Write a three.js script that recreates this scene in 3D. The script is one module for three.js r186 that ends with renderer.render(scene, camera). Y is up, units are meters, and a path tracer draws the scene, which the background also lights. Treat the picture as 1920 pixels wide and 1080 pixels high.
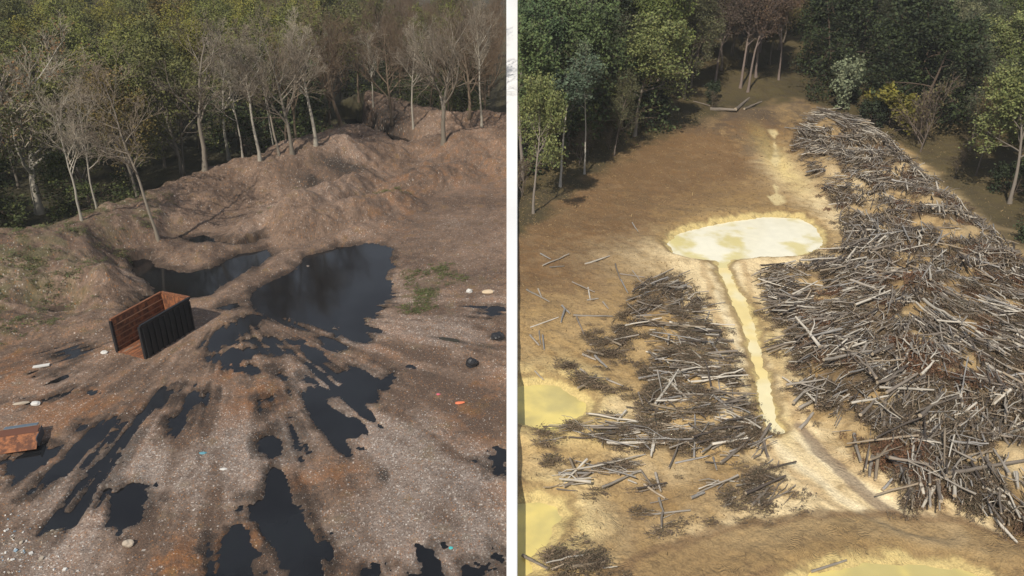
import * as THREE from 'three';
import { mergeGeometries } from 'three/addons/utils/BufferGeometryUtils.js';

// ---------------------------------------------------------------- camera, sky, sun, exposure
const scene = new THREE.Scene();
const EYE = 25, PITCH = 25 * Math.PI / 180, FOV = 40;
const camera = new THREE.PerspectiveCamera(FOV, 16 / 9, 0.5, 4000);
camera.position.set(0, EYE, 0);
camera.lookAt(0, EYE - Math.sin(PITCH) * 10, -Math.cos(PITCH) * 10);
camera.updateMatrixWorld(true);
const renderer = new THREE.WebGLRenderer({ antialias: true });
renderer.toneMapping = THREE.LinearToneMapping;
renderer.toneMappingExposure = 1.0;
renderer.shadowMap.enabled = true;
{
  const W = 128, H = 64, d = new Float32Array(W * H * 4);
  for (let j = 0; j < H; j++) for (let i = 0; i < W; i++) {
    const up = Math.max(0, Math.sin(((j + 0.5) / H - 0.5) * Math.PI)), k = Math.pow(1 - up, 3);
    d.set([0.27 + 0.48 * k, 0.32 + 0.47 * k, 0.42 + 0.42 * k, 1], (j * W + i) * 4);
  }
  const t = new THREE.DataTexture(d, W, H, THREE.RGBAFormat, THREE.FloatType);
  t.mapping = THREE.EquirectangularReflectionMapping; t.magFilter = THREE.LinearFilter; t.minFilter = THREE.LinearFilter; t.needsUpdate = true;
  scene.background = t; scene.environment = t;
}
const SUN_AZ = 24 * Math.PI / 180, SUN_EL = 44 * Math.PI / 180;
const sun = new THREE.DirectionalLight(new THREE.Color(1, 0.93, 0.82), 4.2);
sun.position.set(-Math.sin(SUN_AZ) * Math.cos(SUN_EL) * 200, Math.sin(SUN_EL) * 200, -60 + Math.cos(SUN_AZ) * Math.cos(SUN_EL) * 200);
sun.target.position.set(0, 0, -60);
sun.castShadow = true;
Object.assign(sun.shadow.camera, { left: -130, right: 130, top: 130, bottom: -130, near: 1, far: 600 });
sun.shadow.mapSize.set(4096, 4096);
scene.add(sun, sun.target);

// ---------------------------------------------------------------- helpers
function rng(seed) { let a = seed >>> 0; return () => { a = (a + 0x6D2B79F5) | 0; let t = Math.imul(a ^ (a >>> 15), 1 | a); t = (t + Math.imul(t ^ (t >>> 7), 61 | t)) ^ t; return ((t ^ (t >>> 14)) >>> 0) / 4294967296; }; }
const clamp = (x, a = 0, b = 1) => x < a ? a : x > b ? b : x;
const ss = (a, b, x) => { const t = clamp((x - a) / (b - a)); return t * t * (3 - 2 * t); };
const lerp = (a, b, t) => a + (b - a) * t;
const perm = new Float32Array(65536);
{ const r = rng(77); for (let i = 0; i < 65536; i++) perm[i] = r(); }
const hsh = (i, j) => perm[((i * 73) ^ (j * 2903) ^ ((i * j) << 1)) & 65535];
function noise(x, y) {
  const i = Math.floor(x), j = Math.floor(y); let u = x - i, v = y - j; u = u * u * (3 - 2 * u); v = v * v * (3 - 2 * v);
  const a = hsh(i, j), b = hsh(i + 1, j), c = hsh(i, j + 1), d = hsh(i + 1, j + 1);
  return a + (b - a) * u + (c - a) * v + (a - b - c + d) * u * v;
}
function fbm(x, y, o) { let s = 0, a = 0.5, t = 0; for (let i = 0; i < o; i++) { s += a * noise(x, y); t += a; a *= 0.5; const q = x * 1.6 - y * 1.2 + 17.3; y = x * 1.2 + y * 1.6 + 9.1; x = q; } return s / t; }
const used = {};
function numbered(n) { const k = used[n] = (used[n] ?? -1) + 1; return k ? n + '_' + String(k).padStart(3, '0') : n; }
function tag(o, label, category, group) { Object.assign(o.userData, { label, category }); if (group) o.userData.group = group; return o; }
function mesh(name, geo, mat, parent) { const m = new THREE.Mesh(geo, mat); m.name = parent ? name : numbered(name); m.castShadow = m.receiveShadow = true; (parent ?? scene).add(m); return m; }
function base(name, x = 0, y = 0, z = 0, turn = 0) { const g = new THREE.Group(); g.name = numbered(name); g.position.set(x, y, z); g.rotation.y = turn; scene.add(g); return g; }
function shade(o) { o.traverse(c => { c.castShadow = c.receiveShadow = true; }); }
const std = (r, g, b, rough = 0.9, more = {}) => new THREE.MeshStandardMaterial({ color: new THREE.Color().setRGB(r, g, b), roughness: rough, ...more });

// survey of the photograph: where a sight line through a picture point (1920 x 1080) meets the level y
const F = 540 / Math.tan(FOV * Math.PI / 360), CP = Math.cos(PITCH), SP = Math.sin(PITCH);
function ray(px, py) { const a = (px - 960) / F, b = (540 - py) / F; return [a, b * CP - SP, -CP - b * SP]; }
function P(px, py, y) {
  const [a, b, c] = ray(px, py);
  if (y === undefined && px > 960 && py < 330) {     // the right site climbs towards the back
    let t = 40, s = 1; while (t < 400 && EYE + b * t > rise(c * t)) t += s;
    for (let i = 0; i < 12; i++) { s /= 2; t += EYE + b * t < rise(c * t) ? -s : s; }
    return [a * t, c * t];
  }
  const t = ((y ?? 0) - EYE) / b; return [a * t, c * t];
}
function rowOf(x, y, z) { const dy = y - EYE, d = -z * CP - dy * SP, v = dy * CP - z * SP; return 540 - F * v / d; }
function hit(px, py) {
  const [a, b, c] = ray(px, py), h = px < 960 ? hL : hR; let t = 15, s = 0.5;
  for (; t < 260; t += s) if (EYE + b * t < h(a * t, c * t)) break;
  for (let i = 0; i < 10; i++) { s /= 2; t += EYE + b * t < h(a * t, c * t) ? -s : s; }
  return new THREE.Vector3(a * t, h(a * t, c * t), c * t);
}
function heightTo(p, py) { let lo = 0, hi = 40; for (let i = 0; i < 30; i++) { const m = (lo + hi) / 2; if (rowOf(p.x, p.y + m, p.z) > py) lo = m; else hi = m; } return lo; }
const pts = s => s.trim().split(/\s+/).map(q => q.split(',').map(Number));
const worldPoly = s => pts(s).map(([x, y]) => P(x, y));
function inPoly(poly, x, z) { let c = false; for (let i = 0, j = poly.length - 1; i < poly.length; j = i++) { const [xi, zi] = poly[i], [xj, zj] = poly[j]; if ((zi > z) !== (zj > z) && x < (xj - xi) * (z - zi) / (zj - zi) + xi) c = !c; } return c; }
function segDist(x, z, a, b) { const dx = b[0] - a[0], dz = b[1] - a[1], t = clamp(((x - a[0]) * dx + (z - a[1]) * dz) / (dx * dx + dz * dz)); return [Math.hypot(x - a[0] - dx * t, z - a[1] - dz * t), t]; }
// ground sheets share one layout: columns x = side * 30 sinh(1.7 u), rows z = -20 * 6^v
const LX = 1.7, LZ = Math.log(6);
const xOf = u => 30 * Math.sinh(LX * u), uOf = x => Math.asinh(Math.abs(x) / 30) / LX, zOf = v => -20 * Math.exp(LZ * v), vOf = z => Math.log(Math.max(0.001, -z / 20)) / LZ;
const NF = 700;
function field(side, polys, far = 4) {            // signed distance to the outlines, metres, negative inside
  const f = new Float32Array(NF * NF).fill(far);
  for (const poly of polys) {
    let x0 = 1e9, x1 = -1e9, z0 = 1e9, z1 = -1e9;
    for (const [x, z] of poly) { x0 = Math.min(x0, x); x1 = Math.max(x1, x); z0 = Math.min(z0, z); z1 = Math.max(z1, z); }
    for (let j = 0; j < NF; j++) {
      const z = zOf((j + 0.5) / NF); if (z < z0 - far || z > z1 + far) continue;
      for (let i = 0; i < NF; i++) {
        const x = side * xOf((i + 0.5) / NF); if (x < x0 - far || x > x1 + far) continue;
        let d = far; for (let k = 0; k < poly.length; k++) d = Math.min(d, segDist(x, z, poly[k], poly[(k + 1) % poly.length])[0]);
        if (inPoly(poly, x, z)) d = -d;
        const at = j * NF + i; if (d < f[at]) f[at] = d;
      }
    }
  }
  return (x, z) => {
    const a = clamp(uOf(x) * NF - 0.5, 0, NF - 1.001), b = clamp(vOf(z) * NF - 0.5, 0, NF - 1.001), i = a | 0, j = b | 0, u = a - i, v = b - j, k = j * NF + i;
    return (f[k] * (1 - u) + f[k + 1] * u) * (1 - v) + (f[k + NF] * (1 - u) + f[k + NF + 1] * u) * v;
  };
}
function blobs(side, s) {                         // soft patches: x,y,rx,ry,weight
  const list = pts(s).map(([x, y, rx, ry, w = 1]) => { const c = P(x, y), e = P(x + rx, y), f = P(x, y - ry); return [c[0], c[1], Math.abs(e[0] - c[0]), Math.abs(f[1] - c[1]), w]; });
  const N = 200, g = new Float32Array(N * N);
  for (let j = 0; j < N; j++) for (let i = 0; i < N; i++) {
    const x = side * xOf((i + 0.5) / N), z = zOf((j + 0.5) / N); let m = 0;
    for (const [cx, cz, rx, rz, w] of list) { const q = ((x - cx) / rx) ** 2 + ((z - cz) / rz) ** 2; if (q < 8) m = Math.max(m, w * Math.exp(-q)); }
    g[j * N + i] = m;
  }
  return (x, z) => {
    const a = clamp(uOf(x) * N - 0.5, 0, N - 1.001), b = clamp(vOf(z) * N - 0.5, 0, N - 1.001), i = a | 0, j = b | 0, u = a - i, v = b - j, k = j * N + i;
    return (g[k] * (1 - u) + g[k + 1] * u) * (1 - v) + (g[k + N] * (1 - u) + g[k + N + 1] * u) * v;
  };
}
function ridge(s, w) { return { p: pts(s).map(([x, y, h, v = w]) => [...P(x, y, h), h, v]) }; }
function ridgeH(r, x, z) {
  let m = 0;
  for (let k = 0; k < Math.max(1, r.p.length - 1); k++) {
    const a = r.p[k], b = r.p[k + 1] ?? [a[0] + 0.01, a[1], a[2], a[3]], [d, t] = segDist(x, z, a, b), h = lerp(a[2], b[2], t), w = lerp(a[3], b[3], t);
    if (d < w) { const q = 1 - d / w; m = Math.max(m, h * Math.pow(q * q * (3 - 2 * q), 0.8)); }
  }
  return m;
}

// ---------------------------------------------------------------- left site: dark gravel dump
const ridges = [
  ridge('-260,500,3.6,10 -90,462,3.6,10 60,434,3.6,10 150,414,3.2,8.5 230,378,2.6,7 300,352,2.5,6.4 400,316,2.7,6.5 480,300,3.0,7 560,272,3.4,8 640,236,2.8,9', 8.5),
  ridge('560,300,2.2 640,258,3.6 700,272,2.0', 6),
  ridge('640,198,2.2 690,174,3.2 760,196,2.6 830,214,2.4 900,212,2.6 990,222,2.6', 8),
  ridge('800,262,1.4 880,246,2.6 930,240,2.6 990,250,2.6', 8),
  ridge('395,430,1.9 470,394,2.6 560,364,2.6 640,336,2.2 690,318,1.2', 3.2),
  ridge('470,420,1.3 540,398,2.1 620,380,2.2 740,358,1.6', 3.3),
  ridge('160,520,1.6 205,502,2.3 250,516,1.2', 3.6),
  ridge('385,560,0.35 470,502,0.5 540,472,0.5 620,448,0.5 740,405,0.5', 2),
  ridge('290,486,0.5 350,466,1.0 410,476,0.5', 2.6),
  ridge('740,345,0.9 800,318,1.5 860,308,1.2', 3.6), ridge('820,300,0.8 900,290,1.2 960,300,1', 4),
  ridge('0,560,1.3 80,540,1.3 130,560,0.8', 6),
];
const crestL = pts('-260,500 -90,462 60,434 150,414 230,378 300,352 400,316 480,300 560,272 640,230 690,178 760,196 830,214 900,212 990,222').map(([x, y]) => P(x, y, 2.8));
function crestZ(x) { for (let k = 0; k < crestL.length - 1; k++) { const a = crestL[k], b = crestL[k + 1]; if (x >= a[0] && x <= b[0]) return lerp(a[1], b[1], (x - a[0]) / (b[0] - a[0])); } return x < crestL[0][0] ? crestL[0][1] : crestL.at(-1)[1]; }
const PUDDLES = [
  '470,548 500,530 555,505 570,480 640,462 700,456 735,468 735,500 722,530 738,560 705,580 690,600 705,630 668,645 630,620 560,612 500,600 470,575',
  '240,490 275,480 300,500 350,512 400,500 450,475 500,468 512,480 470,505 430,530 390,555 345,560 300,556 240,590 232,575 290,545 262,520 245,510',
  '338,448 380,440 420,455 440,468 410,464 370,455', '440,468 470,455 495,445 500,452 480,462',
  '400,578 445,565 455,575 430,580', '385,650 410,620 470,585 510,592 450,630 410,655',
  '400,668 470,650 540,655 555,662 480,668 420,680', '440,640 520,632 560,640 500,648', '430,688 500,690 545,705 540,720 500,705',
  '572,655 590,655 600,690 650,700 660,680 690,690 700,708 740,695 735,715 700,740 690,770 670,808 660,805 672,770 640,750 600,742 590,730 640,728 650,715 590,712 575,690',
  '600,635 640,625 640,655 610,655', '495,745 520,735 530,765 505,770', '520,770 555,780 580,850 570,858 540,820', '560,735 590,745 600,780 645,845 632,850 585,800 570,770',
  '530,730 548,725 552,750 540,755', '600,765 630,775 620,790', '488,828 515,828 515,845 490,845',
  '340,726 330,742 280,780 240,840 205,890 150,960 110,992 95,985 135,950 160,895 200,840 245,790 280,745 310,728', '190,925 230,905 280,915 278,970 250,985 210,980 180,950',
  '215,790 190,815 130,870 60,925 30,935 60,905 120,860 165,815', '0,870 60,838 130,848 95,862 30,895', '155,800 195,790 190,805 150,828', '100,665 150,648 188,652 140,680', '60,700 130,690 110,706',
  '40,755 120,735 165,728 168,734 100,748 50,762', '470,950 490,930 520,890 540,920 570,960 590,1000 625,1020 620,1090 560,1090 490,1000', '395,1090 400,1005 470,990 480,1090',
  '800,1035 812,1030 830,1075 822,1090', '765,1090 790,1062 815,1075 860,1090', '850,1090 890,1045 915,1032 952,1050 952,1090', '912,856 935,848 952,852 952,885 930,880', '315,785 340,775 345,795 325,805', '910,580 935,572 940,585 920,597', '895,578 908,574 905,586 897,588',
  '105,590 118,586 128,592 112,598', '335,745 380,740 385,752 350,765', '690,1075 712,1060 720,1090 690,1090',
];
const puddleD = field(-1, PUDDLES.map(worldPoly), 3);
const gravelW = blobs(-1, '840,930,150,120,1 620,720,120,60,.6 250,900,200,90,.8 420,860,150,120,.75 760,830,120,60,.9 60,1040,140,70,.7 640,640,110,40,.6 900,990,90,80,1 680,1000,120,80,.7 850,620,90,50,.5');
const rustW = blobs(-1, '330,1050,60,60,1 430,1040,90,60,.9 470,760,70,50,.8 430,700,50,30,.6 900,760,80,50,.7 880,820,80,30,.6 640,890,60,50,.7 560,610,40,20,.5 150,770,120,40,.8 30,690,80,40,.7 60,860,90,40,.7 560,905,50,30,.9 850,330,120,50,.3 760,370,60,60,.42 700,660,60,30,.5 930,930,50,30,.7 500,1000,60,50,.7');
const greenW = blobs(-1, '60,480,110,60,.8 60,560,120,60,1 220,440,90,40,.75 150,500,80,50,.7 520,405,60,15,.5 720,380,50,14,.6 780,545,70,40,.55 830,520,60,30,.45 30,610,70,40,.6 410,330,60,30,.35 560,300,80,40,.4');
const darkW = blobs(-1, '705,250,85,26,1.1 650,342,60,9,1.2 590,362,50,10,1.1 850,420,120,12,.5 770,340,20,8,1 330,370,30,20,.6 885,685,20,18,1 935,635,20,18,1 800,700,60,20,.4 840,640,40,10,.7 720,890,12,16,.8 130,600,60,20,.3');  // dark ground patches, the shadow in the trench painted in among them
const FAN = P(430, 560);
const ditch = pts('652,226 690,246 730,262 772,272').map(([x, y]) => P(x, y));
function wet(x, z) { if (z < -56 || z > -20) return 0; const a = Math.atan2(x - FAN[0], z - FAN[1]), r = Math.hypot(x - FAN[0], z - FAN[1]); return (fbm(a * 40 + 7, r * 0.17, 4) - 0.5) * 2.4 * ss(2, 6, r) * ss(-56, -50, z); }
function hL(x, z) {
  let h = 0;
  for (const r of ridges) { const q = ridgeH(r, x, z); h = q > h ? q + h * 0.18 * Math.min(1, h) : h + q * 0.18 * Math.min(1, q); }
  h *= 0.25 + 0.75 * ss(0.1, 2.9, puddleD(x, z));
  const front = ss(0, 6, z - crestZ(x)), lump = 0.35 + Math.min(1, h);
  h += (fbm(x * 0.5 + 3, z * 0.5, 4) - 0.5) * 0.8 * lump + (fbm(x * 2.1, z * 2.1, 3) - 0.5) * 0.42 * lump;
  let dd = 9; for (let k = 0; k < 3; k++) dd = Math.min(dd, segDist(x, z, ditch[k], ditch[k + 1])[0]);
  if (z > -58) {                                   // wheel ruts fanning out of the puddle
    const a = Math.atan2(x - FAN[0], z - FAN[1]), r = Math.hypot(x - FAN[0], z - FAN[1]);
    h += (fbm(a * 13 + 5, r * 0.10, 3) - 0.5) * 0.42 * ss(2, 9, r) * ss(60, 25, r);
  }
  const d = puddleD(x, z) + (fbm(x * 1.3, z * 1.3, 3) - 0.5) * 0.3 + (fbm(x * 3.6, z * 3.6, 3) - 0.5) * 0.55 + 0.1 + wet(x, z);
  h = lerp(h, Math.max(h, 0.0), ss(0.3, 1.2, d)) + 0.05;
  h = lerp(h, -0.22, ss(0.22, -0.16, d));
  h = lerp(h, -0.35, ss(2.6, 0.9, dd + (fbm(x * 0.9, z * 0.9, 3) - 0.5) * 1.6));
  h -= 1.2 * (1 - front) * ss(3, 6, dd) * ss(-2, -10, z - crestZ(x));
  return h;
}
// ---------------------------------------------------------------- right site: sandy clearing
const clearing = worldPoly('900,520 970,448 1040,395 1100,345 1160,300 1240,258 1330,222 1400,210 1450,196').concat(worldPoly('1500,188 1545,205 1600,235 1680,275 1750,325 1800,365 1850,410 1900,460 2000,560 2400,900 2400,1200 900,1200'));
const POOLS = [
  ['pond_water', '1250,455 1262,438 1300,425 1380,408 1450,402 1500,406 1530,420 1545,445 1540,462 1510,475 1440,482 1375,486 1362,496 1357,506 1350,496 1340,486 1290,482 1262,474'],
  ['pool_water', '940,722 1000,712 1050,718 1085,740 1108,758 1100,778 1060,795 1045,812 1000,800 940,790'],
  ['pool_water', '940,935 1010,930 1050,945 1065,965 1045,985 1035,1020 1000,1045 1020,1075 940,1085'],
  ['pool_water', '1470,1092 1510,1072 1560,1058 1640,1050 1720,1048 1790,1055 1840,1072 1860,1092'],
  ['channel_water', '1353,502 1362,502 1380,540 1393,556 1406,590 1419,640 1426,690 1437,694 1444,740 1453,785 1462,803 1450,805 1437,780 1428,740 1424,694 1413,655 1398,610 1384,575 1370,545'],
];
const poolD = POOLS.map(p => worldPoly(p[1]));
const poolF = field(1, poolD, 4);
const pathLine = pts('1357,500 1372,555 1405,640 1425,720 1440,790 1500,850 1600,925 1700,985 1760,1000').map(([x, y]) => P(x, y));
const gully = pts('1452,250 1455,300 1452,345 1460,385').map(([x, y]) => P(x, y));
const roadLine = pts('1180,1130 1280,1072 1400,1034 1550,1014 1700,1008 1800,1022 1900,1066').map(([x, y]) => P(x, y));
const rutLine = pts('1500,800 1540,850 1600,905 1660,955 1720,985').map(([x, y]) => P(x, y));
function lineD(l, x, z) { let m = 99; for (let k = 0; k < l.length - 1; k++) m = Math.min(m, segDist(x, z, l[k], l[k + 1])[0]); return m; }
const HEAPS = [
  worldPoly('1480,262 1530,214 1590,226 1650,252 1700,300 1760,350 1850,430 1920,500 2050,620 2050,1040 1930,1010 1870,985 1800,955 1700,968 1645,880 1600,850 1560,805 1495,745 1470,640 1440,570 1430,512 1540,496 1590,462 1565,390 1530,340 1492,300'),
  worldPoly('1195,548 1262,522 1312,565 1345,630 1385,700 1400,770 1440,850 1480,915 1450,962 1400,930 1300,862 1180,850 1060,835 1060,805 1180,788 1240,760 1235,700 1200,620'),
  worldPoly('960,880 1060,895 1160,870 1200,880 1250,940 1255,985 1235,985 1205,920 1150,905 1060,930 960,925'),
  worldPoly('1300,915 1375,910 1380,960 1330,965'), worldPoly('1410,920 1480,905 1478,950 1420,965'), worldPoly('970,1050 1120,1055 1180,1100 970,1100'),
  worldPoly('1060,690 1130,690 1140,740 1070,740'), worldPoly('1180,590 1120,620 1120,690 1180,670'), worldPoly('1200,700 1290,690 1300,750 1210,770'),
  worldPoly('970,820 1040,840 1050,880 970,890'),
];
const heapF = field(1, HEAPS, 4), bigHeap = field(1, [HEAPS[0]], 4);
const sandW = blobs(1, '1390,620,60,120,1 1330,560,60,50,.9 1480,860,80,60,1 1600,940,120,50,1 1400,490,200,40,.9 1310,510,80,30,.9 1480,960,120,40,.9 1420,1000,150,30,.7 1560,400,40,60,.8 1130,770,90,25,.9 1180,850,60,20,.5 1050,760,100,60,.8 1060,960,90,90,.6 1600,360,40,30,.8 1700,315,40,20,.6 1700,930,70,40,.8 1900,900,60,40,.6 1640,600,40,30,.7 1765,700,50,50,.6 1700,770,50,40,.5 1740,870,80,60,.5 1470,330,40,50,.6 1780,380,80,40,.45 1870,450,80,40,.45 1690,320,60,40,.5 1240,880,100,40,.3 1560,570,60,30,.4 1640,330,60,30,.7');
const brownW = blobs(1, '1100,410,180,90,1.1 1040,490,140,70,1 1290,290,170,70,1.1 1200,320,150,80,1.1 1180,460,90,50,.5 1400,240,80,30,1 1220,360,100,50,.8 1380,1040,160,40,.75 1600,1030,200,25,.8 1350,930,90,60,.5 1250,930,120,60,.4 1150,1000,120,80,.45 1810,985,120,30,.9');
const yellowW = blobs(1, '1040,760,110,70,1 1000,980,110,80,1 1410,600,30,80,.7 1440,760,28,60,.8 1650,1060,220,30,.7 1455,300,26,70,.8 1300,450,80,30,.3 1130,830,80,25,.5');
const headW = blobs(1, '1400,212,90,26,1 1500,150,60,60,1 1330,235,60,20,.6 1500,205,60,22,.8 1415,270,40,30,.4 1840,420,70,40,.5 1900,480,40,60,.5');  // dark litter at the head; right-edge patches paint in the tree shadow
function rise(z) { return 9.5 * ss(-72, -150, z); }
function hR(x, z) {
  let h = (fbm(x * 0.13 + 40, z * 0.13, 3) - 0.5) * 0.7 + (fbm(x * 0.7, z * 0.7, 4) - 0.5) * 0.26 + (fbm(x * 2.6, z * 2.6, 3) - 0.5) * 0.12 + 0.12;
  const s = Math.max(0, 1 - lineD(pathLine, x, z) / 3); h *= 1 - 0.6 * s;
  h -= 0.22 * ss(1.2, 0.2, lineD(pathLine, x, z)) + 0.25 * ss(1.0, 0.2, lineD(gully, x, z)) + 0.18 * ss(0.9, 0.3, lineD(rutLine, x, z));
  const q = -heapF(x, z); if (q > -1) h += (bigHeap(x, z) < 0 ? 0.7 : 0.4) * ss(-0.6, 2.2, q) * (0.15 + 1.2 * ss(0.25, 0.75, fbm(x * 0.4, z * 0.4, 3)));
  h += rise(z);
  const d = poolF(x, z) + (fbm(x * 0.9, z * 0.9, 3) - 0.5) * 0.4 + (fbm(x * 3, z * 3, 2) - 0.5) * 0.25;
  h += 0.12 * ss(2.8, 1.2, d) * ss(0.3, 1.0, d);
  h = lerp(h, Math.max(h, rise(z)), ss(-0.1, 0.3, d));
  h = lerp(h, rise(z) - 0.42, ss(0.7, -0.9, d));
  return h;
}

// ---------------------------------------------------------------- ground colour and fine relief
const TW = 2048, TH = 2048, C = [0, 0, 0, 0];
const mixc = (r, g, b, t) => { C[0] += (r - C[0]) * t; C[1] += (g - C[1]) * t; C[2] += (b - C[2]) * t; };
function colL(x, z, i, j) {
  const n1 = fbm(x * 0.22, z * 0.22, 4), n2 = fbm(x * 1.4 + 9, z * 1.4, 3), n3 = noise(x * 7, z * 7), n4 = noise(x * 19, z * 19);
  const a = Math.atan2(x - FAN[0], z - FAN[1]), r = Math.hypot(x - FAN[0], z - FAN[1]), st = 0.5 + 1.35 * (fbm(a * 17, r * 0.13, 3) - 0.5), fan = ss(3, 10, r) * ss(-60, -50, z);
  const t = clamp(0.5 + (n1 - 0.5) * 1.4 + (n2 - 0.5) * 0.9 + (n3 - 0.5) * 0.5 + (st - 0.5) * 1.2 * fan);
  C[0] = lerp(0.105, 0.245, t); C[1] = lerp(0.066, 0.165, t); C[2] = lerp(0.044, 0.115, t);
  const gw = gravelW(x, z), w = clamp(gw * 1.35 + (n1 - 0.5) * 1.4 + (n2 - 0.5) * 0.8 + (st - 0.5) * 1.6 * fan - 0.15);
  mixc(0.33, 0.275, 0.235, w * 0.75 * (0.45 + 0.55 * n3));
  const ru = clamp((rustW(x, z) - 0.12) * 1.6 + (n2 - 0.55) * 2.4 + (st - 0.5) * 2 * fan + (n1 - 0.5)); mixc(0.225, 0.088, 0.024, ru * 0.9 * (0.55 + 0.45 * n3) * (1 - 0.5 * w));
  const gr = clamp((greenW(x, z) - 0.35) * 1.1 + (n2 - 0.52) * 2.6); mixc(0.085, 0.088, 0.034, gr * 0.6);
  const dk = clamp(darkW(x, z) * 1.3 + (n2 - 0.6) * 0.8 - 0.2 + 2.4 * fan * (fbm(a * 26 + 3, r * 0.16, 2) - 0.66)); mixc(0.026, 0.021, 0.017, dk * 0.85);
  const ci = hsh(Math.floor(-x * 21) * 3 + 11, Math.floor(-z * 16) * 7 + 5), cj = hsh(Math.floor(-x * 13) + 977, Math.floor(-z * 10) + 331), sp = hsh(i * 3 + 11, j * 7 + 5), sq = hsh(i + 977, j + 331), m = clamp(0.16 + w + 0.3 * (n3 - 0.5));
  if (ci > 1 - 0.10 * m) mixc(0.62, 0.57, 0.51, 0.15 + 0.55 * cj); else if (cj > 1 - 0.02 * m) mixc(0.66, 0.62, 0.56, 0.4); else if (ci < 0.12) mixc(0.03, 0.024, 0.02, 0.7 * cj); else if (ci > 0.49 && ci < 0.52) mixc(0.34, 0.15, 0.05, 0.7);
  const g = 0.66 + 0.3 * n4 + 0.3 * sq + 0.22 * cj - 0.08; C[0] *= g; C[1] *= g; C[2] *= g;
  const d = puddleD(x, z) + wet(x, z) * 0.8; if (d < 1.2) { const k = 1 - 0.62 * ss(0.9, 0, d + (n2 - 0.5)); C[0] *= k; C[1] *= k; C[2] *= k; }
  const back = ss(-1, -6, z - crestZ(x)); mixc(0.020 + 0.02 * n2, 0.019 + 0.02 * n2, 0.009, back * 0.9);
  C[3] = 0.26 * n3 + 0.25 * n4 + 0.2 * sp + 0.2 * ci + 0.12 * n2;
}
function colR(x, z, i, j) {
  const n1 = fbm(x * 0.2 + 50, z * 0.2, 4), n2 = fbm(x * 1.2 + 9, z * 1.2, 4), n3 = noise(x * 6, z * 6), n4 = noise(x * 17, z * 17), sp = hsh(i * 3 + 11, j * 7 + 5);
  const t = clamp(0.5 + (n1 - 0.5) * 1.5 + (n2 - 0.5) * 0.7 + (n3 - 0.5) * 0.3);
  C[0] = lerp(0.33, 0.52, t); C[1] = lerp(0.21, 0.36, t); C[2] = lerp(0.082, 0.165, t);
  const bw = clamp(brownW(x, z) * 1.45 + (n2 - 0.55) * 0.9); mixc(0.165, 0.090, 0.036, bw * 0.92);
  const pd = lineD(pathLine, x, z), sv = sandW(x, z), sw = clamp(Math.max(sv * 1.3, ss(3.6, 1.4, pd)) + (n2 - 0.52) * 1.5 * (0.12 + Math.max(sv, ss(5, 2, pd)))); mixc(0.80, 0.63, 0.36, sw * 0.9); const lane = fbm(x * 0.5, z * 0.5, 3) - 0.5; mixc(0.46, 0.31, 0.15, 0.55 * ss(0.4, 0.1, Math.abs(pd - 1.5 + lane * 0.8))); mixc(0.86, 0.72, 0.46, 0.7 * ss(0.5, 0.1, Math.abs(pd - 0.75 + lane * 0.6)));
  const yv = yellowW(x, z), yw = clamp(yv * 1.2 + (n2 - 0.5) * 1.4 * (0.1 + yv) - 0.1); mixc(0.62, 0.47, 0.15, yw * 0.6);
  const dr = lineD(rutLine, x, z); mixc(0.23, 0.165, 0.115, ss(0.5, 0.25, dr + (n2 - 0.5) * 0.35) * 0.75);
  const ro = lineD(roadLine, x, z), tr = 0.5 + 0.5 * Math.sin(x * 6 + z * 9 + n1 * 12); mixc(0.30, 0.195, 0.085, ss(1.9, 1.4, ro + (n2 - 0.5)) * 0.85); mixc(0.17, 0.10, 0.05, 0.6 * ss(0.45, 0.1, Math.abs(ro - 1.55 + (n2 - 0.5) * 0.7)));
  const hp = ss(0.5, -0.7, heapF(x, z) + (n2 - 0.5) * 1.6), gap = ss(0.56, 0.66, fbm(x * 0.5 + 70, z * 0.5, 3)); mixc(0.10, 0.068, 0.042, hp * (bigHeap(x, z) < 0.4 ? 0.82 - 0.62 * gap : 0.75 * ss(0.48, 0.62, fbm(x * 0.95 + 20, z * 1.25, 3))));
  const lit = hsh((x * 3) | 0, (z * 3) | 0); if (lit > 0.8) mixc(0.13, 0.085, 0.045, 0.25 * n3 * (1 - sw));
  const d = poolF(x, z); if (d < 1.6) { mixc(0.34, 0.22, 0.085, 0.75 * ss(1.3, 0.2, d + (n2 - 0.5) * 1.3)); mixc(0.64, 0.50, 0.21, 0.8 * ss(0.6, 0.15, d + (n2 - 0.5) * 0.9)); mixc(0.25, 0.165, 0.075, 0.5 * ss(0.35, 0.05, Math.abs(d - 0.45 + (n2 - 0.5) * 0.8))); }
  const sc = ss(0.60, 0.75, fbm(x * 2.6 + 31, z * 2.6, 3)); mixc(0.15, 0.095, 0.045, sc * 0.45 * (1 - 0.75 * sw));
  const g = 0.72 + 0.34 * n4 + 0.26 * sp - 0.02; C[0] *= g; C[1] *= g; C[2] *= g;
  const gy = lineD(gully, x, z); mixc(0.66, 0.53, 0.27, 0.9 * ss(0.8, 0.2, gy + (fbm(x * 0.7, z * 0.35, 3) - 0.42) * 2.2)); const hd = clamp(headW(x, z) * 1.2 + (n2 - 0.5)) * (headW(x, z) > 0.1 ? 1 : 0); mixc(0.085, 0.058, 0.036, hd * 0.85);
  const out = wood(x, z); mixc(0.045 + 0.035 * n2, 0.034 + 0.028 * n2, 0.017, out * 0.93);
  // crawler treads pressed into the soil
  const turn = n1 * 5, sx = Math.cos(turn), sz = Math.sin(turn), tread = (0.5 + 0.5 * Math.sin((x * sx + z * sz) * 21)) * ss(0.5, 0.62, fbm(x * 0.33 + 7, z * 0.33, 2)) * (1 - hp);
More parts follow.
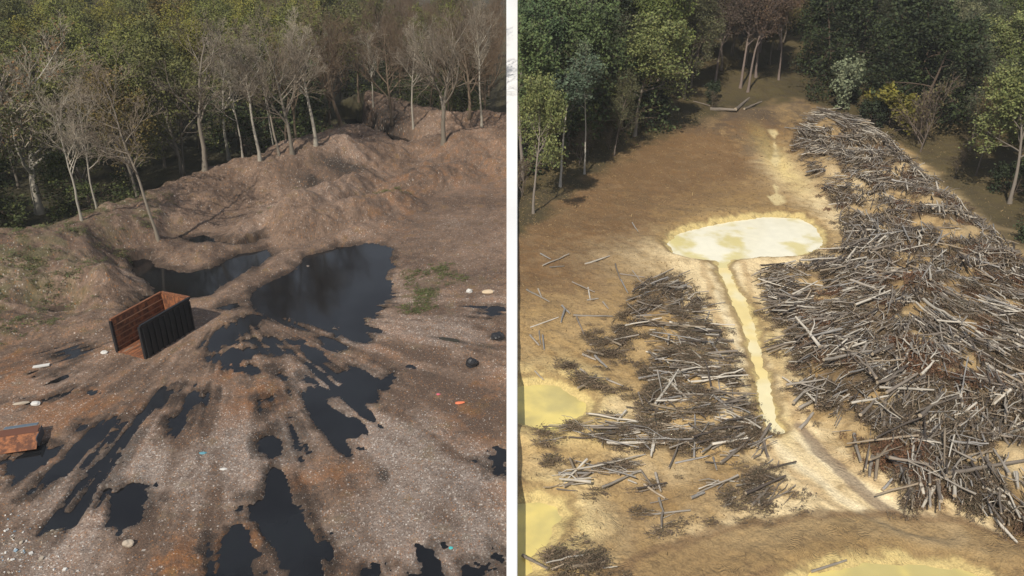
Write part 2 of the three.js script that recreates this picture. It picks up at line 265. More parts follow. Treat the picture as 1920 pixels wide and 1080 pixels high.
  C[3] = 0.30 * n3 + 0.20 * n4 + 0.12 * sp + 0.2 * n2 + 0.4 * tread * (1 - 0.6 * sw) + 0.2 * tr * ss(2, 1.4, ro);
  const e = 1 - 0.10 * tread; C[0] *= e; C[1] *= e; C[2] *= e;
}
const woodF = field(1, [clearing], 6);
function wood(x, z) { return ss(-1.2, 1.5, woodF(x, z) + (fbm(x * 0.4, z * 0.4, 3) - 0.5) * 4); }
function groundMaterial(side, fn) {
  const c = new Uint8Array(TW * TH * 4), b = new Uint8Array(TW * TH * 4), enc = new Uint8Array(4096);
  for (let i = 0; i < 4096; i++) { const v = i / 4095; enc[i] = Math.round(255 * (v <= 0.0031308 ? v * 12.92 : 1.055 * Math.pow(v, 1 / 2.4) - 0.055)); }
  for (let j = 0; j < TH; j++) { const z = zOf((j + 0.5) / TH); for (let i = 0; i < TW; i++) {
    fn(side * xOf((i + 0.5) / TW), z, i, j);
    const k = (j * TW + i) * 4; for (let q = 0; q < 3; q++) c[k + q] = enc[clamp(C[q] * 4095 | 0, 0, 4095)]; c[k + 3] = 255;
    b[k] = b[k + 1] = b[k + 2] = clamp(C[3] * 255 | 0, 0, 255); b[k + 3] = 255;
  } }
  const tex = a => { const t = new THREE.DataTexture(a, TW, TH); t.magFilter = THREE.LinearFilter; t.minFilter = THREE.LinearMipmapLinearFilter; t.generateMipmaps = true; t.needsUpdate = true; return t; };
  const map = tex(c); map.colorSpace = THREE.SRGBColorSpace;
  return new THREE.MeshStandardMaterial({ map, bumpMap: tex(b), bumpScale: side < 0 ? 0.07 : 0.10, roughness: 0.95 });
}
function groundSheet(name, side, h, fn) {
  const us = [0], vs = []; const NC = 360, NR = 520;
  for (let i = 1; i <= NC; i++) us.push(i / NC);
  const xs = us.map(u => side * xOf(u)), zs = []; xs.push(side * 120, side * 220, side * 500, side * 1800); us.push(1, 1, 1, 1);
  for (const z of [900, 200, 60, 10, -8, -15]) { zs.push(z); vs.push(0); }
  for (let j = 0; j <= NR; j++) { vs.push(j / NR); zs.push(zOf(j / NR)); }
  for (const z of [-126, -135, -145, -160, -200, -300, -600, -1800]) { zs.push(z); vs.push(1); }
  const n = xs.length, pos = [], uv = [], idx = [];
  for (let j = 0; j < zs.length; j++) for (let i = 0; i < n; i++) { pos.push(xs[i], h(xs[i], zs[j]), zs[j]); uv.push(us[i], vs[j]); }
  for (let j = 0; j < zs.length - 1; j++) for (let i = 0; i < n - 1; i++) { const a = j * n + i, b = a + 1, c = a + n, d = c + 1; if (side > 0) idx.push(a, b, c, b, d, c); else idx.push(a, c, b, b, c, d); }
  const g = new THREE.BufferGeometry(); g.setAttribute('position', new THREE.Float32BufferAttribute(pos, 3)); g.setAttribute('uv', new THREE.Float32BufferAttribute(uv, 2)); g.setIndex(idx); g.computeVertexNormals();
  const m = mesh(name, g, groundMaterial(side, fn)); m.userData.kind = 'structure'; m.userData.label = side < 0 ? 'dark brown gravel ground with rust stains and wheel ruts' : 'sandy tan ground of the cleared land'; return m;
}
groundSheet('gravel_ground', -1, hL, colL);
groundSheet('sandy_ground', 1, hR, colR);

// ---------------------------------------------------------------- water
function sheet(name, poly, y, mat, label) {
  const s = new THREE.Shape(poly.map(([x, z]) => new THREE.Vector2(x, -z))), g = new THREE.ShapeGeometry(s); g.rotateX(-Math.PI / 2); g.translate(0, y, 0);
  const m = mesh(name, g, mat); m.userData.kind = 'structure'; m.userData.label = label; return m;
}
const grow = (poly, k) => { const x = poly.map(p => p[0]), z = poly.map(p => p[1]), a = Math.max(0.06, Math.min(...x) - k), b = Math.max(...x) + k, c = Math.min(...z) - k, d = Math.max(...z) + k; return [[a, c], [b, c], [b, d], [a, d]]; };
function milky(r, g, b, r2, g2, b2, k) {
  const N = 256, a = new Uint8Array(N * N * 4), e = v => 255 * Math.pow(clamp(v), 1 / 2.2);
  for (let j = 0; j < N; j++) for (let i = 0; i < N; i++) { const t = ss(k === 1 ? 0.56 : 0.42, k === 1 ? 0.72 : 0.68, fbm(i * 0.022 + k * 31, j * 0.022 + k, 5)), s = 0.93 + 0.14 * fbm(i * 0.1, j * 0.1, 3); a.set([e(lerp(r, r2, t) * s), e(lerp(g, g2, t) * s), e(lerp(b, b2, t) * s), 255], (j * N + i) * 4); }
  const t = new THREE.DataTexture(a, N, N); t.colorSpace = THREE.SRGBColorSpace; t.magFilter = THREE.LinearFilter; t.wrapS = t.wrapT = THREE.MirroredRepeatWrapping; t.repeat.set(0.06, 0.06); t.needsUpdate = true;
  return new THREE.MeshPhysicalMaterial({ map: t, roughness: 0.07, ior: 1.33 });
}
const oily = milky(0.005, 0.005, 0.006, 0.010, 0.011, 0.013, 5); oily.roughness = 0.08; oily.ior = 1.36;
sheet('puddle_water', worldPoly('-40,620 60,560 240,440 340,425 520,425 780,425 948,540 950,1120 -300,1120 -300,700'), -0.03, oily, 'black oily water lying in pools and wheel ruts');
sheet('ditch_water', [[...P(640, 215)], [...P(700, 222)], [...P(800, 262)], [...P(790, 292)], [...P(720, 285)], [...P(640, 246)]], -0.03, oily, 'dark water standing in the trench behind the gravel bank');
const pale = milky(0.90, 0.85, 0.66, 0.74, 0.64, 0.30, 1), yellow = milky(0.80, 0.65, 0.22, 0.56, 0.47, 0.19, 2), cream = milky(0.84, 0.68, 0.30, 0.86, 0.76, 0.46, 3);
['pale milky water filling the oblong pond', 'yellow water of the upper pool beside the left edge', 'yellow water of the lower pool beside the left edge', 'pale yellow water at the front edge', 'narrow yellow water running down the channel from the pond']
  .forEach((label, k) => sheet(POOLS[k][0], grow(poolD[k], 0.3), k > 3 ? -0.14 : -0.16, k === 0 ? pale : k > 3 ? cream : yellow, label));

scene.fog = new THREE.FogExp2(new THREE.Color(0.86, 0.88, 0.86), 0.0003);
// ---------------------------------------------------------------- added white wall standing for the strip between the sites, thicker to the back
const wallHalf = z => 0.0735 - 0.0061 * z;
const wallTop = [];
{
  const zs = []; for (let z = -16; z > -330; z -= z > -140 ? 2 : 12) zs.push(z);
  const raw = zs.map(z => { let m = 0; for (let k = 0; k < 5; k++) m = Math.max(m, hL(-0.3 - k * 0.3, z - 1 + k * 0.5), hR(0.3 + k * 0.3, z - 1 + k * 0.5)); return m; });
  for (let i = 0; i < zs.length; i++) { let m = 0, s = 0, n = 0; for (let k = -3; k <= 3; k++) m = Math.max(m, raw[clamp(i + k, 0, zs.length - 1)]); wallTop.push(m + 0.35 + 5 * ss(-78, -105, zs[i])); }
  for (let r = 0; r < 3; r++) for (let i = 1; i < zs.length - 1; i++) wallTop[i] = (wallTop[i - 1] + wallTop[i] + wallTop[i + 1]) / 3;
  const pos = [], idx = [];
  zs.forEach((z, i) => { const w = wallHalf(z) + 0.0028 * 0, t = wallTop[i], e = 0.03; pos.push(-w, -1.5, z, -w, t - e, z, -w + e, t, z, w - e, t, z, w, t - e, z, w, -1.5, z); });
  for (let i = 0; i < zs.length - 1; i++) for (let k = 0; k < 5; k++) { const a = i * 6 + k, b = a + 1, c = a + 6, d = c + 1; idx.push(a, c, b, b, c, d); }
  idx.push(0, 1, 2, 0, 2, 3, 0, 3, 4, 0, 4, 5);
  let g = new THREE.BufferGeometry(); g.setAttribute('position', new THREE.Float32BufferAttribute(pos, 3)); g.setIndex(idx); g = g.toNonIndexed(); g.computeVertexNormals();
  tag(mesh('boundary_wall', g, std(0.88, 0.88, 0.87, 0.7, { side: THREE.DoubleSide })), 'long plain white wall running between the dark gravel site and the sandy clearing', 'wall');
}

// ---------------------------------------------------------------- tree building
class Acc {
  constructor() { this.p = []; this.n = []; this.c = []; this.i = []; }
  tube(path, radii, sides, col) {
    const b0 = this.p.length / 3, t = new THREE.Vector3(), u = new THREE.Vector3(), v = new THREE.Vector3();
    for (let k = 0; k < path.length; k++) {
      t.subVectors(path[Math.min(k + 1, path.length - 1)], path[Math.max(k - 1, 0)]).normalize();
      u.set(Math.abs(t.y) > 0.9 ? 1 : 0, Math.abs(t.y) > 0.9 ? 0 : 1, 0).cross(t).normalize(); v.crossVectors(t, u);
      for (let s = 0; s < sides; s++) {
        const a = s / sides * 2 * Math.PI, cx = Math.cos(a), sx = Math.sin(a), nx = u.x * cx + v.x * sx, ny = u.y * cx + v.y * sx, nz = u.z * cx + v.z * sx, r = radii[k];
        this.p.push(path[k].x + nx * r, path[k].y + ny * r, path[k].z + nz * r); this.n.push(nx, ny, nz); this.c.push(...(typeof col === 'function' ? col(k / (path.length - 1), s) : col));
      }
      if (k) for (let s = 0; s < sides; s++) { const a = b0 + (k - 1) * sides + s, b = b0 + (k - 1) * sides + (s + 1) % sides; this.i.push(a, b, a + sides, b, b + sides, a + sides); }
    }
  }
  quad(o, n, s, w, col, roll) {
    const b0 = this.p.length / 3, u = new THREE.Vector3(n.y, -n.x, 0.01).normalize(), v = new THREE.Vector3().crossVectors(n, u), q = Math.cos(roll), e = Math.sin(roll);
    const a = u.clone().multiplyScalar(q).addScaledVector(v, e).multiplyScalar(s), b = v.clone().multiplyScalar(q).addScaledVector(u, -e).multiplyScalar(w);
    for (const [i, j] of [[-1, 0], [0, -1], [1, 0], [0, 1]]) { this.p.push(o.x + a.x * i + b.x * j, o.y + a.y * i + b.y * j, o.z + a.z * i + b.z * j); this.n.push(n.x, n.y, n.z); this.c.push(...col); }
    this.i.push(b0, b0 + 1, b0 + 2, b0, b0 + 2, b0 + 3);
  }
  geo() {
    const g = new THREE.BufferGeometry();
    g.setAttribute('position', new THREE.Float32BufferAttribute(this.p, 3)); g.setAttribute('normal', new THREE.Float32BufferAttribute(this.n, 3)); g.setAttribute('color', new THREE.Float32BufferAttribute(this.c, 3)); g.setIndex(this.i); return g;
  }
}
const V = (x, y, z) => new THREE.Vector3(x, y, z);
function makeTree(o) {
  const R = rng(o.seed), g = () => R() * 2 - 1, trunk = new Acc(), twig = new Acc(), crown = new Acc(), tips = [], L = o.n.length;
  const bark = k => { const q = 0.75 + 0.5 * R(); return o.bark.map(c => c * q * k); };
  (function branch(p, d, len, r, lvl) {
    const segs = lvl === 0 ? 10 : lvl < 3 ? 5 : 3, path = [p.clone()], rad = [r], end = lvl === 0 ? 0.22 : 0.3, dir = d.clone(), nodes = [[p.clone(), dir.clone(), r]];
    for (let k = 1; k <= segs; k++) {
      const w = o.wob * (lvl === 0 ? 0.5 : 1.25);
      dir.add(V(g() * w, g() * w * 0.6 + (lvl ? o.up : 0.06), g() * w)).normalize();
      p = p.clone().addScaledVector(dir, len / segs); const rr = Math.max(o.rmin, r * lerp(1, end, k / segs));
      path.push(p); rad.push(rr); nodes.push([p, dir.clone(), rr]);
    }
    if (lvl === 0) rad[0] *= 1.5;
    const t = bark(1); if (lvl > 1) for (let q = 0; q < 3; q++) t[q] *= [0.92, 0.86, 0.80][q];
    (lvl < 2 ? trunk : twig).tube(path, rad, lvl === 0 ? 8 : lvl === 1 ? 5 : 3, t);
    if (lvl >= L - 1) for (const q of nodes.slice(1)) tips.push(q[0]);
    if (lvl >= L) return;
    const from = lvl === 0 ? o.clear : 0.2;
    for (let k = 0; k < o.n[lvl]; k++) {
      const s = from + (1 - from) * (k + 0.3 + 0.6 * R()) / o.n[lvl], f = Math.min(segs - 0.01, s * segs), i = f | 0, [a, da, ra] = nodes[i], pos = a.clone().lerp(nodes[i + 1][0], f - i);
      const side = V(g(), g() * 0.5, g()).cross(da).normalize(), ang = o.ang[Math.min(lvl, o.ang.length - 1)] * (0.7 + 0.6 * R());
      const dd = da.clone().multiplyScalar(Math.cos(ang)).addScaledVector(side, Math.sin(ang)).normalize();
      const q = lvl === 0 ? o.limb * o.H * (o.shape ? o.shape((s - from) / (1 - from)) : lerp(1, 0.55, s)) * (0.7 + 0.5 * R()) : len * lerp(0.72, 0.4, s) * (0.7 + 0.5 * R());
      branch(pos, dd, q, Math.max(o.rmin, Math.min(ra * 0.7, q * 0.028)), lvl + 1);
    }
  })(V(0, -0.3, 0), V(o.lean ?? 0, 1, (o.lean ?? 0) * 0.4).normalize(), o.H * (o.top ?? 0.9), o.r, 0);
  const res = { trunk: trunk.geo(), twig: twig.i.length ? twig.geo() : null, crown: null, H: 0 };
  if (o.leaves) {
    for (let k = 0; k < o.leaves; k++) {
      const t = tips[R() * tips.length | 0], s = o.leaf * (0.6 + 0.8 * R()), q = o.puff;
      const pos = V(t.x + g() * q, t.y + g() * q * 0.8, t.z + g() * q), n = V(g(), g() * 0.6 + 0.6, g()).normalize();
      const m = 0.55 + 0.5 * fbm(t.x * 0.7 + 20, t.y * 0.7 + t.z * 0.7, 2) * 1.4 * (0.6 + 0.8 * R()), mix = R() * R();
      crown.quad(pos, n, s, s * 0.6, [lerp(o.col[0], o.col2[0], mix) * m, lerp(o.col[1], o.col2[1], mix) * m, lerp(o.col[2], o.col2[2], mix) * m], R() * 6.3);
    }
    res.crown = crown.geo();
  }
  for (const q of [res.trunk, res.twig, res.crown]) if (q) { q.computeBoundingBox(); res.H = Math.max(res.H, q.boundingBox.max.y); }
  return res;
}
const vc = (rough = 0.9, r = 1, g = 1, b = 1) => new THREE.MeshStandardMaterial({ vertexColors: true, color: new THREE.Color(r, g, b), roughness: rough, side: THREE.DoubleSide });
const barkMat = vc(0.95), brownBark = vc(0.95, 0.82, 0.70, 0.60), leafMats = [vc(0.8), vc(0.8, 1.3, 1.12, 0.8), vc(0.8, 0.8, 0.9, 1.05), vc(0.8, 1.2, 0.85, 0.7), vc(0.8, 0.5, 0.58, 0.6), vc(0.75, 1.9, 1.5, 1.5)];  // the dimmest leaf tint puts wood shade into the colour
const GREY = [0.21, 0.18, 0.14], PALE = [0.38, 0.345, 0.28], BROWN = [0.085, 0.06, 0.042];
const bare = (seed, more) => makeTree({ seed, H: 15, r: 0.26, clear: 0.38, limb: 0.46, n: [12, 7, 5, 4], ang: [0.75, 0.7, 0.6], wob: 0.17, up: 0.09, rmin: 0.011, bark: GREY, ...more });
const T = {
  bareWide: bare(11, { clear: 0.3, limb: 0.55 }), bareTall: bare(12, { clear: 0.45, limb: 0.34, r: 0.2, bark: PALE }), bareFork: bare(13, { clear: 0.25, limb: 0.5, wob: 0.24, ang: [0.55, 0.7, 0.6] }),
  bareThin: bare(14, { clear: 0.4, limb: 0.34, r: 0.13, n: [12, 6, 5, 3], bark: PALE, wob: 0.2 }), bareLean: bare(15, { clear: 0.35, limb: 0.4, r: 0.22, wob: 0.3, n: [10, 6, 5, 3], leaves: 500, leaf: 0.1, puff: 0.3, col: [0.10, 0.11, 0.03], col2: [0.14, 0.12, 0.05] }),
  barePole: bare(17, { clear: 0.5, limb: 0.2, r: 0.1, n: [11, 5, 4, 2], bark: PALE, wob: 0.14, leaves: 600, leaf: 0.09, puff: 0.4, col: [0.10, 0.115, 0.03], col2: [0.16, 0.16, 0.04] }), bareSlim: bare(18, { clear: 0.42, limb: 0.3, r: 0.12, n: [13, 6, 4, 3], bark: [0.26, 0.22, 0.17], wob: 0.22, lean: -0.05 }),
  bareRust: bare(16, { clear: 0.3, limb: 0.58, r: 0.32, bark: PALE, leaves: 1300, leaf: 0.12, puff: 0.35, col: [0.17, 0.085, 0.03], col2: [0.2, 0.14, 0.05] }),
  spring: makeTree({ seed: 21, H: 15, r: 0.18, clear: 0.35, limb: 0.4, n: [13, 5, 3], ang: [0.7, 0.7], wob: 0.18, up: 0.10, rmin: 0.012, bark: [0.14, 0.12, 0.095], leaves: 7500, leaf: 0.125, puff: 0.6, col: [0.125, 0.14, 0.026], col2: [0.23, 0.225, 0.055] }),
  springB: makeTree({ seed: 22, H: 15, r: 0.18, clear: 0.3, limb: 0.46, n: [13, 5, 3], ang: [0.8, 0.7], wob: 0.2, up: 0.10, rmin: 0.012, bark: [0.14, 0.12, 0.095], leaves: 6000, leaf: 0.125, puff: 0.65, col: [0.105, 0.112, 0.028], col2: [0.18, 0.165, 0.055] }),
  dark: makeTree({ seed: 23, H: 9, r: 0.12, clear: 0.12, limb: 0.42, n: [14, 6, 3], ang: [1.2, 0.8], wob: 0.16, up: -0.04, rmin: 0.012, bark: BROWN, shape: s => 1.1 - 0.8 * s, leaves: 7000, leaf: 0.115, puff: 0.55, col: [0.030, 0.044, 0.010], col2: [0.13, 0.145, 0.028] }),  // leaves coloured dark to carry the shade between the trees
  round: makeTree({ seed: 31, H: 15, r: 0.2, clear: 0.42, limb: 0.42, n: [13, 6, 4], ang: [0.85, 0.75], wob: 0.18, up: 0.10, rmin: 0.015, bark: [0.2, 0.17, 0.14], leaves: 11000, leaf: 0.15, puff: 0.6, col: [0.075, 0.115, 0.034], col2: [0.15, 0.18, 0.06] }),
  gum: makeTree({ seed: 32, H: 15, r: 0.13, clear: 0.62, limb: 0.3, n: [9, 6, 4], ang: [0.8, 0.75], wob: 0.16, up: 0.10, rmin: 0.015, bark: [0.36, 0.33, 0.28], leaves: 5200, leaf: 0.14, puff: 0.55, col: [0.085, 0.115, 0.055], col2: [0.17, 0.19, 0.105] }),
  open: makeTree({ seed: 33, H: 15, r: 0.2, clear: 0.35, limb: 0.44, n: [13, 7, 4], ang: [0.85, 0.75], wob: 0.2, up: 0.08, rmin: 0.016, bark: [0.15, 0.12, 0.095], leaves: 7000, leaf: 0.13, puff: 0.6, col: [0.085, 0.09, 0.038], col2: [0.16, 0.145, 0.06] }),
  rusty: makeTree({ seed: 34, H: 15, r: 0.2, clear: 0.38, limb: 0.36, n: [12, 7, 4], ang: [0.8, 0.75], wob: 0.2, up: 0.08, rmin: 0.016, bark: [0.17, 0.13, 0.11], leaves: 5000, leaf: 0.125, puff: 0.5, col: [0.09, 0.05, 0.03], col2: [0.12, 0.085, 0.04] }),
  shrub: makeTree({ seed: 41, H: 3, r: 0.06, clear: 0.03, limb: 0.75, n: [10, 5, 3], ang: [0.9, 0.7], wob: 0.2, up: 0.06, rmin: 0.01, bark: BROWN, leaves: 2400, leaf: 0.13, puff: 0.28, col: [0.04, 0.055, 0.018], col2: [0.08, 0.095, 0.03] }),
  twiggy: makeTree({ seed: 42, H: 4, r: 0.06, clear: 0.05, limb: 0.8, n: [9, 6, 5], ang: [0.7, 0.6], wob: 0.2, up: 0.05, rmin: 0.012, bark: [0.16, 0.125, 0.10], leaves: 350, leaf: 0.1, puff: 0.2, col: [0.10, 0.08, 0.03], col2: [0.15, 0.12, 0.05] }),
};
const PR = rng(5), darkPath = [P(1490, 205), P(1490, 160), P(1520, 100), P(1530, 60)];
function pruned(geo, m) {                          // what would overhang the white wall is cut off
  const g = geo.toNonIndexed(), p = g.attributes.position, keep = [], v = V(0, 0, 0);
  for (let k = 0; k < p.count; k += 3) { let ok = true; for (let q = 0; q < 3; q++) { v.fromBufferAttribute(p, k + q).applyMatrix4(m); if (Math.abs(v.x) < wallHalf(v.z) - 0.003 * 0 + 0.02 - 0.0028 * v.y || v.x * m.elements[12] < 0) ok = false; } if (ok) keep.push(k, k + 1, k + 2); }
  const out = new THREE.BufferGeometry();
  for (const n of ['position', 'normal', 'color']) { const s = g.attributes[n], a = new Float32Array(keep.length * 3); keep.forEach((k, i) => { a[i * 3] = s.getX(k); a[i * 3 + 1] = s.getY(k); a[i * 3 + 2] = s.getZ(k); }); out.setAttribute(n, new THREE.BufferAttribute(a, 3)); }
  return out;
}
const protos = {};
function plant(kind, p, H, turn, name, label, category, group, leaf = 0, wide = 1) {
  const t = T[kind], key = kind + leaf; let o;
  if (protos[key]) { o = protos[key].clone(); o.name = numbered(name); scene.add(o); } else {
    o = base(name); const bm = !t.crown && leaf ? brownBark : barkMat; mesh('trunk', t.trunk, bm, o); if (t.twig) mesh('branches', t.twig, bm, o); if (t.crown) mesh('crown', t.crown, leafMats[leaf], o); protos[key] = o;
  }
  const s = H / t.H; o.position.copy(p); o.rotation.set(0, turn, 0); o.scale.set(s * wide, s, s * wide);
  o.userData = {}; tag(o, label, category, group);
  if (Math.abs(p.x) < 8 * s * wide) {
    o.updateMatrixWorld(true); if (protos[key] === o) protos[key] = null;
    for (const c of o.children) c.geometry = pruned(c.geometry, o.matrixWorld);
    for (const c of [...o.children]) if (!c.geometry.attributes.position.count) o.remove(c);
  }
  return o;
}
const at = (px, py) => hit(px, py), hides = (x, z) => kept.some(q => z > q[1] - 1.5 && z < q[1] + 30 && Math.abs(x / z - q[0]) < (x < 0 ? 0.055 : 0.026));
const kept = [];
function stand(kind, px, py, top, turn, name, label, category = 'tree', leaf = 0, wide = 1) { const p = at(px, py); kept.push([p.x / p.z, p.z]); return plant(kind, p, heightTo(p, top) * (px < 960 ? 1.12 : 1.04), turn, name, label, category, null, leaf, wide); }

// ---- left wood: the trees one can tell apart
stand('bareRust', 75, 400, 62, 0.4, 'bare_tree', 'large spreading bare tree with rusty orange crown at the far left', 'tree', 0, 1.3);
stand('bareThin', 153, 412, 175, 2, 'bare_tree', 'thin leaning bare tree on the bank crest beside the big orange-crowned tree', 'tree', 0, 1.2);
stand('bareSlim', 297, 448, 128, 0.6, 'bare_tree', 'slender bare tree standing alone on the gravel bank above the rusty skip', 'tree', 0, 1.15);
stand('bareLean', 384, 318, 50, 3.6, 'bare_tree', 'crooked grey tree with an S-shaped trunk behind the middle of the bank', 'tree', 0, 1.15);
stand('bareTall', 430, 300, 60, 1.2, 'bare_tree', 'straight white-barked tree right of the crooked grey tree', 'tree', 0, 1.1);
stand('bareThin', 455, 294, 100, 4.1, 'bare_tree', 'very thin pale tree close behind the straight white-barked tree', 'tree', 0, 1.1);
stand('bareTall', 487, 300, 75, 2.5, 'bare_tree', 'leftmost of the cluster of bare trees on the bank crest', 'tree', 0, 1.1);
stand('bareSlim', 524, 292, 55, 0.2, 'bare_tree', 'forked pale tree in the cluster on the bank crest', 'tree', 0, 1.15);
stand('bareWide', 548, 288, 35, 5.2, 'bare_tree', 'tallest bare tree of the cluster on the bank crest', 'tree', 0, 1.1);
stand('bareTall', 592, 272, 40, 3.3, 'bare_tree', 'rightmost bare tree of the cluster, left of the dark ditch', 'tree', 0, 1.2);
stand('bareFork', 640, 238, 20, 1.9, 'bare_tree', 'bare tree at the upper end of the dark ditch', 'tree', 1, 1.2);
stand('bareWide', 735, 232, 30, 4.4, 'bare_tree', 'dark-stemmed bare tree on the bank right of the dark ditch', 'tree', 1, 1.1);
stand('bareTall', 775, 240, 45, 0.9, 'bare_tree', 'thin bare tree left of the broad grey tree', 'tree', 0, 0.8);
stand('bareWide', 832, 270, 6, 2.9, 'bare_tree', 'broad grey bare tree with a thick pale trunk on the gravel bank', 'tree', 0, 1.35);
stand('bareFork', 880, 222, 20, 5.8, 'bare_tree', 'bare tree right behind the broad grey tree', 'tree', 1, 1.1);
stand('bareTall', 903, 238, 18, 2.2, 'bare_tree', 'bare tree on the bank nearest the white wall', 'tree', 0, 0.8);
stand('bareThin', 700, 200, 60, 2.0, 'bare_tree', 'thin bare stem behind the ditch mound', 'tree', 0, 1.2);
// ---- left wood: the rest
{
  const spots = [];
  for (let tries = 0; tries < 12000 && spots.length < 400; tries++) {
    const x = -PR() * 118 - 0.8, z = -48 - PR() * 122, b = crestZ(x) - z; if (b < 4.5 || (x > -3.5 && z < -80) || hides(x, z) || Math.abs(x) > -z * 0.78 + 14) continue;
    if (spots.some(q => (q[0] - x) ** 2 + (q[1] - z) ** 2 < (b < 18 ? 12 : x / z < 0.22 ? 26 : 17))) continue;
    spots.push([x, z, b]);
  }
  for (const [x, z, b] of spots) {
    const p = V(x, hL(x, z), z), px = 960 + F * x / (-z * CP + (EYE - 8) * SP), r = PR(), turn = PR() * 6.3;
    const where = px < 240 ? 'at the far left of' : px < 420 ? 'left of the middle of' : px < 620 ? 'in the middle of' : 'in the right part of', row = b < 12 ? 'the front rows' : b < 28 ? 'the middle rows' : 'the back rows';
    if (b < 22 && PR() < 0.38) { plant(r < 0.5 ? 'barePole' : 'bareThin', p, 11 + PR() * 5, turn, 'bare_pole_tree', `thin pale-stemmed ${r < 0.5 ? 'straight' : 'crooked'} tree ${where} ${row} of the left wood`, 'tree', `thin pale ${r < 0.5 ? 'straight' : 'crooked'} trees ${where} ${row}`, 0, 1); continue; }
    if ((b < 14 && r < 0.6) || (b < 30 && r < 0.25)) plant('dark', p, 7 + PR() * 5, turn, 'understorey_tree', `dark green understorey tree ${where} ${row} of the left wood`, 'tree', `dark understorey trees ${where} ${row}`, r < 0.2 ? 2 : 0, 1.15);
    else if ((px > 600 && (b < 26 || r < 0.45 || r > 0.75)) || r > 0.86) plant(r > 0.5 ? 'bareWide' : 'bareFork', p, 13 + PR() * 4.5, turn, 'bare_wood_tree', `grey-brown bare tree ${where} ${row} of the left wood`, 'tree', `bare trees ${where} ${row}`, 1, 0.85);
    else { const lf = r < 0.15 ? 1 : r > 0.8 ? 3 : 0; plant(r < 0.5 ? 'spring' : 'springB', p, 13 + PR() * 4.5, turn, 'spring_tree', `${lf === 3 ? 'reddish' : lf ? 'bright yellow-green' : 'olive green'} young-leaved tree ${where} ${row} of the left wood`, 'tree', `${lf === 3 ? 'reddish' : lf ? 'bright' : 'olive'} trees in young leaf ${where} ${row}`, lf, 1.05); }
  }
}
// ---- right woods: the trees one can tell apart
stand('gum', 1096, 326, 85, 0.3, 'gum_tree', 'slim white-stemmed tree with small grey-green crown at the left wood edge', 'tree', 0, 0.95);
stand('round', 1190, 255, 26, 1.3, 'leafy_tree', 'bright green dome-crowned tree, the largest of the left wood edge', 'tree', 5, 1.3);
stand('open', 1152, 292, 130, 2.2, 'leafy_tree', 'forked brownish tree beside the slim white-stemmed tree', 'tree', 0, 0.8);
stand('open', 1283, 185, -40, 0.9, 'leafy_tree', 'dull olive tree with open limbs at the head of the clearing', 'tree', 0, 0.9);
stand('rusty', 1402, 172, -60, 4.0, 'leafy_tree', 'tall reddish brown thin-leaved tree left of the dark path', 'tree', 0, 0.8);
stand('rusty', 1460, 150, -50, 1.0, 'leafy_tree', 'golden brown tree at the left side of the dark path', 'tree', 1, 0.8);
stand('round', 1000, 400, 140, 3.0, 'leafy_tree', 'yellow-green leafy tree close to the white wall', 'tree', 5, 0.8);
stand('gum', 1050, 350, 110, 5.0, 'gum_tree', 'grey-green tree between the white wall and the slim white-stemmed tree', 'tree', 2, 1.3);
stand('round', 1018, 300, 0, 4.2, 'leafy_tree', 'tall blue-green tree at the top left of the sandy site', 'tree', 2, 0.9);
stand('round', 1880, 215, 25, 4.4, 'leafy_tree', 'big yellow-green tree at the upper right edge', 'tree', 5, 1.35);
stand('round', 1893, 382, 120, 3.9, 'leafy_tree', 'light green tree with a curved pale trunk at the right edge', 'tree', 5, 1.15);
stand('gum', 1790, 165, -10, 0.8, 'gum_tree', 'narrow bright green tree at the top right of the dark wood', 'tree', 5, 0.9);
stand('twiggy', 1725, 285, 140, 0.8, 'bare_bush', 'grey twiggy bare bush on the right of the clearing', 'bush', 0, 0.95);
stand('open', 1830, 330, 130, 2.8, 'leafy_tree', 'thin brownish tree behind the light green tree at right', 'tree', 3, 0.7);
stand('shrub', 1590, 200, 105, 1.1, 'flowering_shrub', 'white-flowering grey shrub right of the dark path', 'shrub', 0, 0.95);
stand('shrub', 1668, 240, 158, 2.1, 'golden_bush', 'round yellow and orange bush at the top of the log heap', 'bush', 0, 1.25);
// own leaf colours for the two bushes that stand out
{
  for (const [n, c] of [['flowering_shrub', [3.6, 3.1, 5.4]], ['golden_bush', [3.4, 2.3, 1.0]]]) { const o = scene.getObjectByName(n); o.children.at(-1).material = vc(0.8, ...c); }
  for (const k of Object.keys(protos)) if (protos[k] && /flowering|golden/.test(protos[k].name)) protos[k] = null;
}
